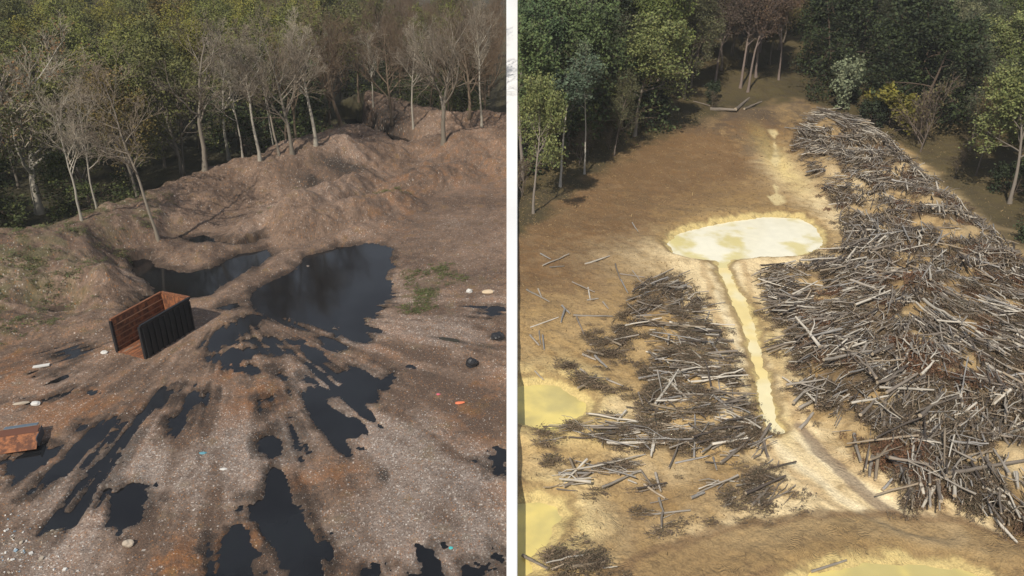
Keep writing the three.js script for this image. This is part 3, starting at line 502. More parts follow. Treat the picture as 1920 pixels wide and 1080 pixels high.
// ---- right woods: the rest
{
  const spots = [];
  for (let tries = 0; tries < 20000 && spots.length < 420; tries++) {
    const x = 0.8 + PR() * 100, z = -46 - PR() * 110; if (Math.abs(x) > -z * 0.78 + 14) continue;
    const d = z < -124 ? 6 : woodF(x, z); if (d < 1.6 || lineD(darkPath, x, z) < 4.2 || hides(x, z)) continue;
    if (spots.some(q => (q[0] - x) ** 2 + (q[1] - z) ** 2 < (d < 5 ? 7 : 12))) continue;
    spots.push([x, z, d]);
  }
  for (const [x, z, d] of spots) {
    const p = V(x, hR(x, z), z), r = PR(), turn = PR() * 6.3, px = 960 + F * x / (-z * CP + (EYE - 8) * SP);
    const where = px < 1120 ? 'next to the white wall' : px < 1300 ? 'left of the head of the clearing' : px < 1500 ? 'at the head of the clearing' : px < 1780 ? 'behind the log heap' : 'along the right edge', row = d < 5.5 ? 'at the wood edge' : z > -100 ? 'in the near rows' : 'in the back rows';
    if (d < 5.5 && z > -116) { if (r < 0.7) plant('shrub', p, 2 + PR() * 2.5, turn, 'edge_shrub', `${r < 0.35 ? 'dull' : 'very dark'} green shrub ${row} ${where}`, 'shrub', `${r < 0.35 ? 'dull' : 'very dark'} green shrubs ${where}`, r < 0.35 ? 2 : 4, 1.1); else plant('twiggy', p, 2.5 + PR() * 2.5, turn, 'edge_thicket', `grey brown twiggy thicket ${row} ${where}`, 'bush', `twiggy thickets ${where}`, 0, 1); }
    else if (px > 1480 && px < 1780) plant(r < 0.7 ? 'dark' : 'open', p, 10 + PR() * 6, turn, 'dark_wood_tree', `very dark ${r < 0.7 ? 'dense' : 'open-limbed'} tree ${row} ${where}`, 'tree', `very dark ${r < 0.7 ? 'dense' : 'open-limbed'} trees ${row}`, 4, 1.1);  // dim tint paints the deep wood shade onto these crowns
    else {
      const k = px > 1780 ? (r < 0.5 ? 'round' : 'open') : px > 1230 ? (r < 0.6 ? 'open' : 'rusty') : r < 0.6 ? 'round' : r < 0.8 ? 'open' : 'dark', lf = r < 0.25 ? 1 : r > 0.7 ? 2 : 0, c = [k === 'rusty' ? 'reddish brown' : k === 'open' ? 'olive' : 'green', 'yellowish', 'dark bluish'][lf];
      plant(k, p, (px > 1780 ? 10 : 11.5) + PR() * 5.5, turn, 'leafy_wood_tree', `${c} ${k === 'round' ? 'round-crowned' : k === 'dark' ? 'low dense' : 'open-limbed'} tree ${row} ${where}`, 'tree', `${c} ${k === 'round' ? 'round-crowned' : k === 'dark' ? 'low dense' : 'open-limbed'} trees ${row} ${where}`, lf, 1.05);
    }
  }
}

// ---------------------------------------------------------------- rusty open skip
const rustTex = (() => {
  const N = 256, px = new Uint8Array(N * N * 4);
  for (let j = 0; j < N; j++) for (let i = 0; i < N; i++) { const n = fbm(i * 0.07, j * 0.025, 5), f = fbm(i * 0.35, j * 0.14, 4), t = ss(0.3, 0.72, n), e = v => 255 * Math.pow(clamp(v), 1 / 2.2); px.set([e(lerp(0.12, 0.33, t) * (0.5 + f)), e(lerp(0.045, 0.125, t) * (0.5 + f)), e(lerp(0.022, 0.048, t) * (0.5 + f)), 255], (j * N + i) * 4); }
  const tx = new THREE.DataTexture(px, N, N); tx.colorSpace = THREE.SRGBColorSpace; tx.magFilter = THREE.LinearFilter; tx.wrapS = tx.wrapT = THREE.RepeatWrapping; tx.needsUpdate = true; return tx;
})();
{
  const a = hit(275, 672), b = hit(226, 655), c = hit(364, 616);
  const dirX = c.x - a.x, dirZ = c.z - a.z, L = Math.hypot(dirX, dirZ), W = 2.3, H = 2.25, turn = Math.atan2(dirX, dirZ);
  const ux = dirX / L, uz = dirZ / L, wx = uz, wz = -ux, sgn = (b.x - a.x) * wx + (b.z - a.z) * wz > 0 ? 1 : -1;
  const o = base('rusty_skip', a.x + sgn * wx * W / 2, 0.02, a.z + sgn * wz * W / 2, turn);
  tag(o, 'open-topped rusty steel skip with black outer side and missing end door', 'skip');
  const rust = new THREE.MeshStandardMaterial({ map: rustTex, bumpMap: rustTex, bumpScale: 0.01, roughness: 0.85, metalness: 0.1 }), black = std(0.012, 0.012, 0.014, 0.6), seam = std(0.30, 0.15, 0.08, 0.8);
  const bx = (w, h, l, x, y, z) => { const g = new THREE.BoxGeometry(w, h, l); g.translate(x, y, z); return g; };
  const X = -sgn * W / 2;                          // the side seen from outside
  mesh('floor_plate', bx(W - 0.1, 0.12, L, 0, 0.06, L / 2), rust, o);
  const walls = [[X, black, 'black_side_wall'], [-X, rust, 'rusty_side_wall']];
  for (const [x, m, n] of walls) {
    const s = Math.sign(x), w = mesh('side_wall', bx(0.06, H, L, x, H / 2, L / 2), rust, o); w.userData.label = n === 'black_side_wall' ? 'side wall nearer the middle of the site' : 'side wall seen from its rusty inner face';
    mesh('outer_skin', bx(0.02, H - 0.12, L - 0.04, x + s * 0.045, H / 2, L / 2), black, o);
    for (let k = 0; k <= 9; k++) mesh('side_rib', bx(0.11, H - 0.16, 0.10, x + s * 0.11, H / 2 - 0.02, 0.12 + (L - 0.24) * k / 9), black, o);
    mesh('top_rail', bx(0.16, 0.13, L + 0.04, x + s * 0.03, H + 0.06, L / 2), n === 'black_side_wall' ? black : rust, o);
    for (let k = 1; k < 6; k++) mesh('inner_seam', bx(0.07, 0.06, L - 0.1, x - s * 0.06, H * k / 6, L / 2), seam, o);
  }
  mesh('end_wall', bx(W - 0.06, H, 0.06, 0, H / 2, L - 0.03), rust, o);
  mesh('end_rail', bx(W, 0.13, 0.15, 0, H + 0.062, L + 0.09), rust, o);
  for (let k = 0; k < 3; k++) mesh('end_rib', bx(0.1, H - 0.16, 0.1, -W / 3 + k * W / 3, H / 2, L + 0.05), black, o);
  for (const x of [-W / 2, W / 2]) mesh('corner_post', bx(0.17, H, 0.14, x, H / 2, -0.05), black, o);
  mesh('sill_bar', bx(W - 0.2, 0.14, 0.1, 0, 0.05, -0.06), rust, o);
}
// folded rusty steel sheet at the left edge
{
  const p = hit(22, 840), o = base('rusty_steel_sheet', p.x, p.y, p.z, 0.28); tag(o, 'folded rusty steel sheet with a blue-grey back edge at the left edge of the site', 'metal sheet');
  const m = new THREE.MeshStandardMaterial({ map: rustTex, bumpMap: rustTex, bumpScale: 0.008, roughness: 0.85 }), panel = (name, w, d, x, y, z, rx, mat) => { const g = new THREE.BoxGeometry(w, 0.04, d); const q = mesh(name, g, mat, o); q.position.set(x, y, z); q.rotation.x = rx; return q; };
  panel('front_panel', 3.2, 1.05, -0.3, 0.30, 0.1, 0.42, m); panel('upper_panel', 3.1, 0.55, -0.3, 0.55, -0.62, 0.12, std(0.13, 0.05, 0.028, 0.8)); panel('back_strip', 1.6, 0.3, 0.35, 0.62, -1.02, -0.2, std(0.12, 0.16, 0.2, 0.6));
  const e = mesh('end_cap', new THREE.BoxGeometry(0.05, 0.5, 1.2), std(0.05, 0.055, 0.065, 0.6), o); e.position.set(1.29, 0.24, -0.4);
}

// ---------------------------------------------------------------- litter on the gravel
{
  const R = rng(9), chip = (() => { const g = new THREE.IcosahedronGeometry(1, 0), p = g.attributes.position; for (let k = 0; k < p.count; k++) { const q = 0.7 + 0.5 * perm[(Math.round(p.getX(k) * 50 + 99) * 31 + Math.round(p.getY(k) * 50 + 99) * 7 + Math.round(p.getZ(k) * 50 + 99)) & 65535]; p.setXYZ(k, p.getX(k) * q, p.getY(k) * q * 0.45, p.getZ(k) * q * 0.8); } g.computeVertexNormals(); return g; })();
  const n = 110000, im = new THREE.InstancedMesh(chip, new THREE.MeshStandardMaterial({ roughness: 0.8 }), n), m = new THREE.Matrix4(), q = new THREE.Quaternion(), e = new THREE.Euler(), c = new THREE.Color(); let k = 0;
  for (let t = 0; t < 700000 && k < n; t++) {
    const z = zOf(R() * 0.92), x = -xOf(R()); if (Math.abs(x) > -z * 0.72 + 6 || x > -0.5 || crestZ(x) - z > 1) continue;
    const y = hL(x, z), w = gravelW(x, z); if (y < 0.0 || R() > 0.35 + w) continue;
    const s = (0.008 + 0.018 * R() * R() + (R() > 0.99 ? 0.014 : 0)) * (0.85 - z * 0.007);
    e.set(R() * 0.9, R() * 6.3, R() * 0.9); m.compose(V(x, y + s * 0.15, z), q.setFromEuler(e), V(s, s, s)); im.setMatrixAt(k, m);
    const r = R(); if (r < 0.035 + 0.075 * w) { const b = 0.3 + 0.4 * R(); c.setRGB(b, b * 0.96, b * 0.9); } else if (r < 0.6) { const b = 0.12 + 0.14 * R(); c.setRGB(b, b * 0.78, b * 0.62); } else if (r < 0.75) c.setRGB(0.22, 0.09, 0.035); else { const b = 0.03 + 0.05 * R(); c.setRGB(b, b * 0.85, b * 0.75); }
    im.setColorAt(k++, c);
  }
  im.count = k; im.name = 'gravel_chips'; im.userData = { kind: 'stuff', label: 'pale and brown chips of rubble and plastic strewn over the gravel' }; im.castShadow = im.receiveShadow = true; scene.add(im);
  // single pieces
  const lump = (seed, fx, fy, fz) => { const g = new THREE.IcosahedronGeometry(1, 2), p = g.attributes.position; for (let k = 0; k < p.count; k++) { const v = V(p.getX(k), p.getY(k), p.getZ(k)), w = 0.65 + 0.7 * fbm(v.x * 1.7 + seed, v.y * 1.7 + v.z * 1.3, 3); p.setXYZ(k, v.x * w * fx, v.y * w * fy, v.z * w * fz); } g.computeVertexNormals(); return g; };
  const piece = (px, py, s, mat, name, label, cat, shape = [1, 0.45, 0.7], turn = 0) => { const p = hit(px, py), o = mesh(name, lump(px * 0.37, ...shape.map(v => v * s)), mat); o.position.set(p.x, p.y + s * shape[1] * 0.5, p.z); o.rotation.y = turn; tag(o, label, cat); return o; };
  const white = std(0.58, 0.56, 0.52, 0.8), cream = std(0.42, 0.35, 0.27), blackM = std(0.018, 0.018, 0.02, 0.5), blueM = std(0.22, 0.30, 0.36, 0.6);
  { const p = hit(78, 688), o = mesh('white_board', new THREE.BoxGeometry(0.95, 0.07, 0.24), white); o.position.set(p.x, p.y + 0.08, p.z); o.rotation.set(0.06, 0.25, 0.05); tag(o, 'white board lying on the gravel left of the skip', 'board'); }
  piece(196, 662, 0.22, white, 'plastic_bag', 'white crumpled plastic bag left of the open end of the skip', 'bag');
  piece(68, 758, 0.26, white, 'plastic_bag', 'white crumpled bag above the rusty steel sheet', 'bag');
  piece(40, 757, 0.3, cream, 'rag', 'pale rag stretched beside the white bag near the left edge', 'rag', [1.6, 0.25, 0.4], 0.3);
  piece(862, 756, 0.2, std(0.75, 0.2, 0.09, 0.6), 'orange_rag', 'bright orange scrap on the rusty ground at right', 'scrap', [1.5, 0.3, 0.5], 0.2);
  piece(822, 740, 0.12, std(0.6, 0.12, 0.16, 0.6), 'red_scrap', 'small pink-red scrap left of the orange one', 'scrap');
  piece(380, 850, 0.15, std(0.10, 0.28, 0.34, 0.6), 'blue_scrap', 'teal blue scrap in the middle of the gravel', 'scrap', [1.4, 0.3, 0.7]);
  piece(845, 1028, 0.1, std(0.06, 0.45, 0.45, 0.6), 'cyan_scrap', 'small cyan scrap near the front edge', 'scrap');
  piece(241, 1022, 0.26, cream, 'boulder', 'cream stone beside a small hollow near the front', 'stone', [1, 0.7, 0.75]);
  piece(418, 880, 0.14, white, 'white_scrap', 'white scrap right of the teal blue one', 'scrap', [1.3, 0.3, 0.6]);
  piece(880, 548, 0.26, white, 'rubble_block', 'white block left of the pale block beside the ruts at right', 'rubble', [0.8, 0.7, 0.7]);
  piece(915, 549, 0.3, std(0.58, 0.45, 0.3), 'rubble_block', 'pale tan block near the white wall', 'rubble', [1.3, 0.5, 0.7]);
  piece(885, 685, 0.42, blackM, 'black_tyre_heap', 'black lump of scrap right of the bird-shaped puddle', 'scrap', [0.9, 0.8, 0.9]);
  piece(934, 634, 0.45, blackM, 'black_tyre_heap', 'black lump of scrap close to the white wall', 'scrap', [0.9, 0.6, 1]);
  piece(840, 637, 0.34, std(0.03, 0.028, 0.02), 'black_rag', 'flat dark rag lying right of the large puddle', 'rag', [2, 0.2, 0.6], -0.3);
  piece(578, 503, 0.2, std(0.2, 0.16, 0.13), 'boulder', 'brown stone islet at the left side of the large puddle', 'stone', [1, 0.8, 0.8]);
  for (let k = 0; k < 64; k++) {
    const x = 4 + 210 * R() * R(), y = 1076 - 120 * Math.pow(R(), 1.3) * (1 - x / 400), q = 0.035 + 0.13 * R() * R() * R(), p = hit(x, y), box = R() < 0.5;
    const o = mesh('rubbish_piece', box ? new THREE.BoxGeometry(q * 2, q * (0.4 + R()), q * (0.8 + R())) : lump(k * 3.1, q, q * 0.5, q * 0.7), k % 5 === 0 ? blueM : k % 3 ? white : cream);
    o.position.set(p.x, p.y + q * 0.3, p.z); o.rotation.set(R() - 0.5, R() * 6, R() - 0.5);
    tag(o, (k % 5 === 0 ? 'bluish' : k % 3 ? 'white' : 'cream') + (box ? ' box-shaped' : ' lumpy') + ' piece of rubbish strewn in the near left corner', 'rubbish', 'rubbish in the near left corner, ' + (k % 5 === 0 ? 'bluish' : k % 3 ? 'white' : 'cream') + (box ? ' boxes' : ' lumps'));
  }
}
// weeds on the banks
{
  const R = rng(12), a = new Acc(); for (let k = 0; k < 16; k++) a.quad(V((R() - .5) * 0.7, R() * 0.3, (R() - .5) * 0.7), V(R() - .5, 0.8, R() - .5).normalize(), 0.05 + R() * 0.12, 0.03 + R() * 0.05, R() < 0.3 ? [0.15, 0.125, 0.06] : [0.055 + R() * 0.04, 0.075 + R() * 0.045, 0.022], R() * 6);
  const n = 4200, im = new THREE.InstancedMesh(a.geo(), vc(0.85), n), m = new THREE.Matrix4(), q = new THREE.Quaternion(); let k = 0;
  for (let t = 0; t < 300000 && k < n; t++) {
    const z = zOf(R() * 0.95), x = -xOf(R()); if (Math.abs(x) > -z * 0.72 + 6 || x > -2 || crestZ(x) - z > 2) continue;
    const gq = greenW(x, z), w = (gq - 0.3) * 0.8 + (fbm(x * 0.8 + 3, z * 0.8, 3) - 0.55) * 2.2; if (gq < 0.2 || w < -0.1 + R() * 0.9) continue; const y = hL(x, z); if (y < 0.05) continue;
    const s = 0.2 + R() * R() * 0.7; m.compose(V(x, y, z), q.setFromEuler(new THREE.Euler(0, R() * 6.3, 0)), V(s, s, s)); im.setMatrixAt(k++, m);
  }
  im.count = k; im.name = 'bank_weeds'; im.userData = { kind: 'stuff', label: 'low green weeds growing over the gravel banks' }; scene.add(im);
}

// ---------------------------------------------------------------- felled logs on the sandy site
{
  const R = rng(31), g1 = () => R() * 2 - 1;
  const logGeo = (seed, bend) => {
    const r = rng(seed), a = new Acc(), path = [], rad = [], N = 5, off = V(0, 0, 0); for (let k = 0; k <= N; k++) { path.push(V(k / N - 0.5, (r() - 0.5) * bend, (r() - 0.5) * bend + bend * Math.sin(k / N * 3))); rad.push(lerp(1, 0.62, k / N) * (0.9 + 0.2 * r())); }
    return { path, rad, fork: seed > 70 };
  };
  const shapes = [1, 2, 3, 4, 5, 6, 7, 8].map(k => logGeo(k * 13, [0.004, 0.012, 0.02, 0.006, 0.03, 0.06, 0.008, 0.015][k - 1]));
  const TONES = [[0.31, 0.27, 0.22], [0.20, 0.165, 0.13], [0.50, 0.45, 0.37], [0.085, 0.066, 0.052], [0.31, 0.245, 0.17], [0.28, 0.26, 0.235]];
  const CUT = [0.42, 0.34, 0.24];
  function build(a, sh, len, rad, tone, mat4, sides) {
    const b0 = a.p.length / 3, w = shapes[sh]; const path = w.path.map(v => V(v.x * len, v.y * len, v.z * len)), q = 0.75 + 0.5 * R();
    a.tube(path, w.rad.map(x => x * rad), sides, (t, s) => { const k = q * (0.75 + 0.5 * perm[(s * 91 + (t * 7 | 0) * 17 + sh * 5) & 65535]); return [tone[0] * k, tone[1] * k, tone[2] * k]; });
    if (w.fork) { const f = path[2], l = len * 0.34; a.tube([f, V(f.x + l * 0.6, f.y + l * 0.22, f.z + l * 0.42), V(f.x + l * 1.15, f.y + l * 0.2, f.z + l * 0.62)], [rad * 0.6, rad * 0.45, rad * 0.3], Math.max(4, sides - 2), tone.map(c => c * q * 0.9)); }
    for (const e of [0, path.length - 1]) { const c = a.p.length / 3, ring = b0 + e * sides, nx = e ? 1 : -1; for (let s = 0; s < sides; s++) { a.p.push(...a.p.slice((ring + s) * 3, (ring + s) * 3 + 3)); a.n.push(nx, 0, 0); a.c.push(...CUT); } for (let s = 1; s < sides - 1; s++) e ? a.i.push(c, c + s, c + s + 1) : a.i.push(c, c + s + 1, c + s); }
    if (mat4) { const nm = new THREE.Matrix3().getNormalMatrix(mat4), v = V(0, 0, 0); for (let k = b0; k < a.p.length / 3; k++) { v.set(a.p[k * 3], a.p[k * 3 + 1], a.p[k * 3 + 2]).applyMatrix4(mat4); a.p[k * 3] = v.x; a.p[k * 3 + 1] = v.y; a.p[k * 3 + 2] = v.z; v.set(a.n[k * 3], a.n[k * 3 + 1], a.n[k * 3 + 2]).applyMatrix3(nm).normalize(); a.n[k * 3] = v.x; a.n[k * 3 + 1] = v.y; a.n[k * 3 + 2] = v.z; } }
  }
  const logs = [];                                  // {p, dir, len, rad, tone, sh, zone}
  const add = (p, yaw, tilt, len, rad, tone, sh, zone) => logs.push({ p, yaw, tilt, len, rad, tone, sh, zone });
  // lie of the logs, read at places in the photograph: x, y, slope in degrees
  const LIE = pts('1550,235,-15 1610,270,100 1560,330,30 1650,380,55 1745,485,115 1700,430,118 1660,400,60 1800,470,50 1500,540,10 1545,500,50 1600,560,15 1480,610,12 1640,540,30 1760,580,-28 1700,650,48 1800,650,-38 1880,700,-22 1850,620,-18 1500,680,18 1560,720,15 1485,735,18 1650,720,70 1780,740,-58 1850,780,-12 1560,850,65 1620,870,82 1700,850,86 1720,920,80 1790,850,50 1880,850,22 1850,920,-50 1900,950,-50 1640,800,75 1750,800,72 1270,560,25 1330,620,-25 1350,690,-2 1340,725,6 1385,765,-32 1350,795,25 1250,740,15 1300,840,-5 1395,850,60 1430,880,12 1400,830,-40 1200,800,-6 1100,900,10 1220,930,-60 1350,940,5 1440,940,35 1040,910,8 1080,1070,10 1700,300,-40 1850,450,-40').map(([x, y, d]) => { const e = d * Math.PI / 180, a = P(x - 12 * Math.cos(e), y + 12 * Math.sin(e)), b = P(x + 12 * Math.cos(e), y - 12 * Math.sin(e)), c = P(x, y), yaw = Math.atan2(-(b[1] - a[1]), b[0] - a[0]); return [c[0], c[1], Math.cos(2 * yaw), Math.sin(2 * yaw)]; });
  const lie = (x, z) => { let c = 0, s = 0; for (const [a, b, e, f] of LIE) { const d2 = ((x - a) ** 2 + (z - b) ** 2) / (3.2 + 0.03 * -z) ** 2, w = Math.exp(-d2) + 1e-7 / (1 + d2); c += w * e; s += w * f; } return Math.atan2(s, c) / 2; };
  const zoneOf = (px, py) => px < 1500 ? (py < 620 ? 0 : py < 790 ? 1 : 2) : py < 420 ? 3 : py < 600 ? 4 : py < 760 ? (px < 1700 ? 5 : 6) : px < 1700 ? 7 : 8;
  const pxOf = (x, y, z) => { const d = -z * CP + (EYE - y) * SP; return [960 + F * x / d, rowOf(x, y, z)]; };
  for (const [hi, dens] of [[0, 7.2], [1, 6], [2, 4], [3, 3], [4, 3], [5, 0.6], [6, 0.8], [7, 0.6], [8, 0.8], [9, 0.4]]) {
    const poly = HEAPS[hi]; let x0 = 1e9, x1 = -1e9, z0 = 1e9, z1 = -1e9, area = 0;
    poly.forEach(([x, z], k) => { x0 = Math.min(x0, x); x1 = Math.max(x1, x); z0 = Math.min(z0, z); z1 = Math.max(z1, z); const b = poly[(k + 1) % poly.length]; area += (x * b[1] - b[0] * z) / 2; });
    const n = Math.abs(area) * dens; let k = 0;
    for (let t = 0; t < n * 30 && k < n; t++) {
      const x = lerp(x0, x1, R()), z = lerp(z0, z1, R()); if (x < 2 || !inPoly(poly, x, z) || Math.abs(x) > -z * 0.74 + 6) continue;
      const patch = fbm(x * 0.5 + 70, z * 0.5, 3); if (patch > 0.585 && R() > 0.2) continue; if (hi && fbm(x * 0.95 + 20, z * 1.25, 3) < 0.5 && R() > 0.25) continue; if (fbm(x * 0.6 + 5, z * 0.6 + 3, 2) < 0.36 && R() > 0.4) continue;
      const yaw = lie(x, z) + g1() * (R() < 0.62 ? 0.3 : 1.4) + (R() < 0.5 ? Math.PI : 0), sm = hi ? 0.95 : 1, big = R() < (hi ? 0.26 : 0.18), len = (big ? 1.4 + R() * 1.6 + (R() < 0.25 ? 1.6 : 0) : 0.35 + R() * 1.2) * sm, rad = (big ? 0.045 + R() * R() * 0.08 : 0.018 + R() * 0.034) * (hi ? 0.85 : 1);
      const lift = hi ? R() * R() * 0.4 : 0.08 + R() * 0.42, tone = R() < 0.2 ? 3 : R() < 0.4 ? 1 : [0, 2, 4, 5, 2][R() * 5 | 0], [px, py] = pxOf(x, 0.3, z);
      add(V(x, hR(x, z) + rad + lift + 0.04, z), yaw, g1() * 0.16, len, rad, tone, R() * 8 | 0, zoneOf(px, py)); k++;
    }
  }
  // single logs, read one by one off the photograph
  const one = (x1, y1, x2, y2, r, tone, zone = 9) => { if (Math.min(x1, x2) < 976) return; const a = hit(x1, y1), b = hit(x2, y2), c = a.clone().add(b).multiplyScalar(0.5), d = b.clone().sub(a); add(V(c.x, Math.max(c.y, hR(c.x, c.z)) + r * 0.8 + (heapF(c.x, c.z) < 0.3 ? 0.16 : 0), c.z), Math.atan2(-d.z, d.x), Math.atan2(d.y, Math.hypot(d.x, d.z)), d.length(), r, tone, R() * 5 | 0, zone); };
  const listA = '125,180,170,205 135,235,250,185 165,240,230,235 320,225,430,190 455,225,480,300 475,270,585,285 530,255,580,318 590,295,710,245 480,300,510,358 265,305,365,350 335,330,345,385 330,385,380,378 65,340,165,392 115,335,130,370 270,452,445,458 285,465,318,540 220,410,255,445 232,430,215,488 80,505,205,460 80,540,120,585 120,520,128,580 135,540,142,605 25,650,110,610 410,565,480,600 310,625,370,650 365,640,418,692 330,620,405,638 415,735,490,765 300,700,330,722 25,735,75,695 100,700,140,740 555,745,680,720 610,670,665,705 600,620,660,670 790,690,960,690 815,712,920,718 830,745,1010,720 880,780,990,830 885,815,970,885 610,855,740,885 325,900,480,910 630,940,870,985 415,1025,670,1025 660,960,690,1010 640,980,620,1065 555,805,575,855 530,45,555,85 630,550,690,580 690,545,685,590 850,545,915,548 870,575,930,655 480,515,450,540 400,395,425,425';
  for (const [a, b, c, d] of pts(listA)) one(960 + a / 2.348, 400 + b / 2.348, 960 + c / 2.348, 400 + d / 2.348, 0.055 + R() * 0.035, [0, 1, 2, 5, 4][R() * 5 | 0]);
  const listB = '505,600,720,505 720,500,800,610 805,520,835,625 530,352,860,340 915,450,1110,408 800,300,780,430 325,440,380,575 740,590,860,670 825,660,850,740 845,740,840,830 1005,660,1080,630 1090,575,1190,575 1345,700,1440,600 1170,470,1330,338 1120,375,1320,340 880,490,960,280 1220,400,1460,310 1130,430,1150,500 600,310,720,290 700,310,790,400 430,190,700,235 780,135,930,160 850,250,890,340 650,560,700,580 60,985,200,1060 220,1065,290,1035 340,1060,520,1030 40,590,200,610 290,600,440,520 1680,1065,1880,1000';
  for (const [a, b, c, d] of pts(listB)) one(960 + a / 3, 720 + b / 3, 960 + c / 3, 720 + d / 3, 0.05 + R() * 0.035, [0, 1, 2, 5, 4][R() * 5 | 0]);
  const listC = '1240,345,1440,275 1060,350,1095,455 860,300,990,435 1340,690,1450,800 1270,760,1400,900 590,410,570,530 615,415,600,560 880,460,850,540 1370,260,1450,225 1110,180,1250,250 1390,520,1400,610 770,500,815,690 480,300,520,460 1200,600,1330,660 1230,570,1310,640 960,170,1080,250 850,560,870,650 880,560,905,650 930,600,860,720 170,155,280,90 175,260,250,170 640,620,690,560';
  for (const [a, b, c, d] of pts(listC)) one(1440 + a / 3, 720 + b / 3, 1440 + c / 3, 720 + d / 3, 0.08 + R() * 0.04, [0, 2, 2, 5, 4][R() * 5 | 0], 7);
  const listD = '1835,645,1880,680 1760,650,1795,672 1700,300,1735,345 1710,650,1690,690 1560,640,1605,655 1900,590,1850,560'; for (const [a, b, c, d] of pts(listD)) one(a, b, c, d, 0.11, 2, 6);
  const seen = l => l.len * l.rad / (l.p.z * l.p.z) * (Math.abs(l.p.x) < -l.p.z * 0.6 ? 1 : 0.2) * (l.zone === 9 ? 3 : 1) * (1 + (l.tone === 2));
  logs.sort((a, b) => seen(b) - seen(a));
  const ZL = ['grey log in the heap beside the left of the pond track', 'grey log in the heap left of the middle of the track', 'grey log in the tangle at the lower left of the track', 'weathered log in the top end of the big heap', 'pale log in the big heap right of the pond', 'grey log in the big heap beside the right of the track', 'pale log in the middle of the big heap towards the right edge', 'pale log at the near tip of the big heap by the rutted track', 'weathered log in the near right part of the big heap', 'bare log lying loose on the sandy ground left of the track'];
  const ZG = ['logs left of the pond track', 'logs left of the middle of the track', 'logs at the lower left of the track', 'logs at the top end of the big heap', 'logs of the big heap right of the pond', 'logs of the big heap beside the track', 'logs in the middle of the big heap', 'logs at the near tip of the big heap', 'logs in the near right of the big heap', 'loose logs left of the track'];
  const logMat = vc(0.7), M = new THREE.Matrix4(), Q = new THREE.Quaternion(), cache = {}, rest = new Acc();
  logs.forEach((l, i) => {
    Q.setFromEuler(new THREE.Euler(0, l.yaw, l.tilt, 'YXZ'));
    if (i < 298) {
      const key = l.sh + '_' + l.tone + '_' + Math.round(l.len / l.rad / 8);
      if (!cache[key]) { const a = new Acc(); build(a, l.sh, 1, l.rad / l.len, TONES[l.tone], null, 7); cache[key] = a.geo(); }
      const o = mesh('felled_log', cache[key], logMat); o.position.copy(l.p); o.quaternion.copy(Q); o.scale.setScalar(l.len);
      tag(o, ZL[l.zone], 'log', ZG[l.zone]);
    } else { M.compose(l.p, Q, V(1, 1, 1)); build(rest, l.sh, l.len, l.rad, TONES[l.tone], M, 5); }
  });
  const rm = mesh('log_pile', rest.geo(), logMat); rm.userData = { kind: 'stuff', label: 'mass of smaller felled logs and poles lying in heaps over the clearing' };
  console.log('logs', logs.length);
  // fallen trunks at the wood edge
  for (const [x1, y1, x2, y2, r, label] of [[1332, 205, 1380, 211, 0.26, 'thick grey fallen trunk at the head of the clearing'], [1378, 211, 1405, 182, 0.22, 'grey fallen trunk leaning up from the thick one'], [1395, 207, 1428, 190, 0.14, 'thin grey fallen trunk right of the leaning one'], [1330, 200, 1300, 190, 0.1, 'short grey fallen pole left of the thick trunk']]) {
    const a = hit(x1, y1), b = hit(x2, y2), d = b.clone().sub(a), acc = new Acc(); build(acc, 1, d.length(), r, TONES[1], null, 9); const o = mesh('fallen_trunk', acc.geo(), logMat); o.position.copy(a).add(b).multiplyScalar(0.5); o.position.y += r * 0.7; o.rotation.set(0, Math.atan2(-d.z, d.x), 0.05, 'YXZ'); tag(o, label, 'fallen trunk');
  }
  // brushwood
  const cl = new Acc(); for (let k = 0; k < 30; k++) { const p = V(g1() * 0.35, 0.02 + R() * 0.16, g1() * 0.35), d = V(g1(), g1() * 0.35, g1() * 0.55).normalize().multiplyScalar(0.2 + R() * 0.35); cl.tube([p, p.clone().add(d)], [0.009, 0.004], 3, [0.9 + 0.3 * R(), 0.9 + 0.2 * R(), 0.9]); }
  for (let k = 0; k < 26; k++) cl.quad(V(g1() * 0.4, 0.03 + R() * 0.16, g1() * 0.4), V(g1(), 0.7, g1()).normalize(), 0.05 + 0.05 * R(), 0.02 + 0.02 * R(), [1.1, 1, 0.9], R() * 6);
  const n = 6000, im = new THREE.InstancedMesh(cl.geo(), vc(0.95), n), c = new THREE.Color(); let k = 0;
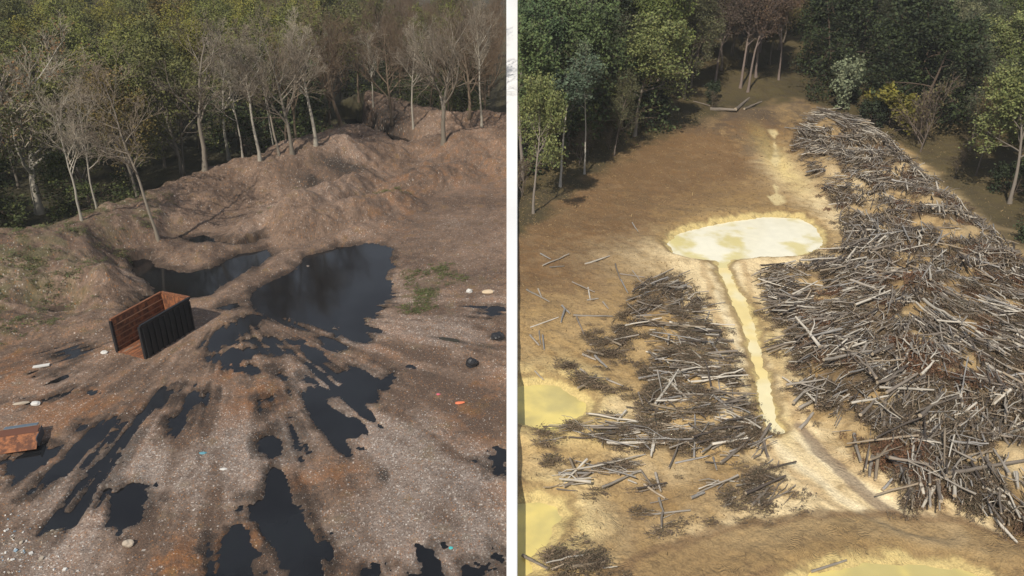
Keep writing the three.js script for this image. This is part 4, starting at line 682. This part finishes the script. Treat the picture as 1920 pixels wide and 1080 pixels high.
  for (let t = 0; t < 400000 && k < n; t++) {
    const z = zOf(R() * 0.92), x = xOf(R()); if (x > -z * 0.74 + 5) continue; const d = heapF(x, z); if (d > 0.9) continue; if (d > 0 && R() > 0.25) continue;
    const patch = fbm(x * 0.5 + 70, z * 0.5, 3); if (patch > 0.59 && R() > 0.12) continue; if (x < 1.4 || poolF(x, z) < 0.3 || (bigHeap(x, z) > 0.9 && fbm(x * 0.95 + 20, z * 1.25, 3) < 0.44 + 0.16 * R())) continue;
    if (bigHeap(x, z) < 0.9 && R() > 0.85) continue;
    const s = (0.6 + R() * 0.8) * (bigHeap(x, z) > 0.9 ? 0.85 : 0.9); M.compose(V(x, hR(x, z) + R() * 0.25 * ss(0.3, -0.6, d), z), Q.setFromEuler(new THREE.Euler(0, lie(x, z) + g1() * 0.5, 0)), V(s * 1.2, s, s * 0.8)); im.setMatrixAt(k, M);
    const red = ss(0.52, 0.68, fbm(x * 0.55 + 11, z * 0.55, 3)) * ss(1440, 1560, pxOf(x, 0, z)[0]), b = 0.7 + 0.6 * R(); c.setRGB(lerp(0.145, 0.155, red) * b, lerp(0.115, 0.085, red) * b, lerp(0.082, 0.05, red) * b); im.setColorAt(k++, c);
  }
  im.count = k; im.name = 'brushwood'; im.userData = { kind: 'stuff', label: 'dark and reddish brown brushwood covering the log heaps' }; im.castShadow = im.receiveShadow = true; scene.add(im);
  // clods and bark scraps on the bare soil
  const clod = new THREE.IcosahedronGeometry(1, 0); clod.scale(1, 0.6, 0.8); const nc = 34000, ic = new THREE.InstancedMesh(clod, std(1, 1, 1, 0.95), nc); k = 0;
  for (let t = 0; t < 300000 && k < nc; t++) {
    const z = zOf(R() * 0.9), x = xOf(R()); if (x > -z * 0.74 + 5 || x < 0.6) continue; if (poolF(x, z) < 0.4 || R() < sandW(x, z) * 0.85 || lineD(pathLine, x, z) < 1.6) continue;
    const s = (0.012 + 0.03 * R() * R() * R()) * (0.7 - z * 0.014); M.compose(V(x, hR(x, z), z), Q.setFromEuler(new THREE.Euler(R(), R() * 6, R())), V(s * (R() < 0.35 ? 5 : 1), s, s)); ic.setMatrixAt(k, M);
    const b = 0.3 + 0.9 * R(); c.setRGB(0.30 * b, 0.205 * b, 0.095 * b); ic.setColorAt(k++, c);
  }
  ic.count = k; ic.name = 'soil_clods'; ic.userData = { kind: 'stuff', label: 'clods and bark scraps scattered on the sandy soil' }; ic.castShadow = ic.receiveShadow = true; scene.add(ic);
}
renderer.render(scene, camera);
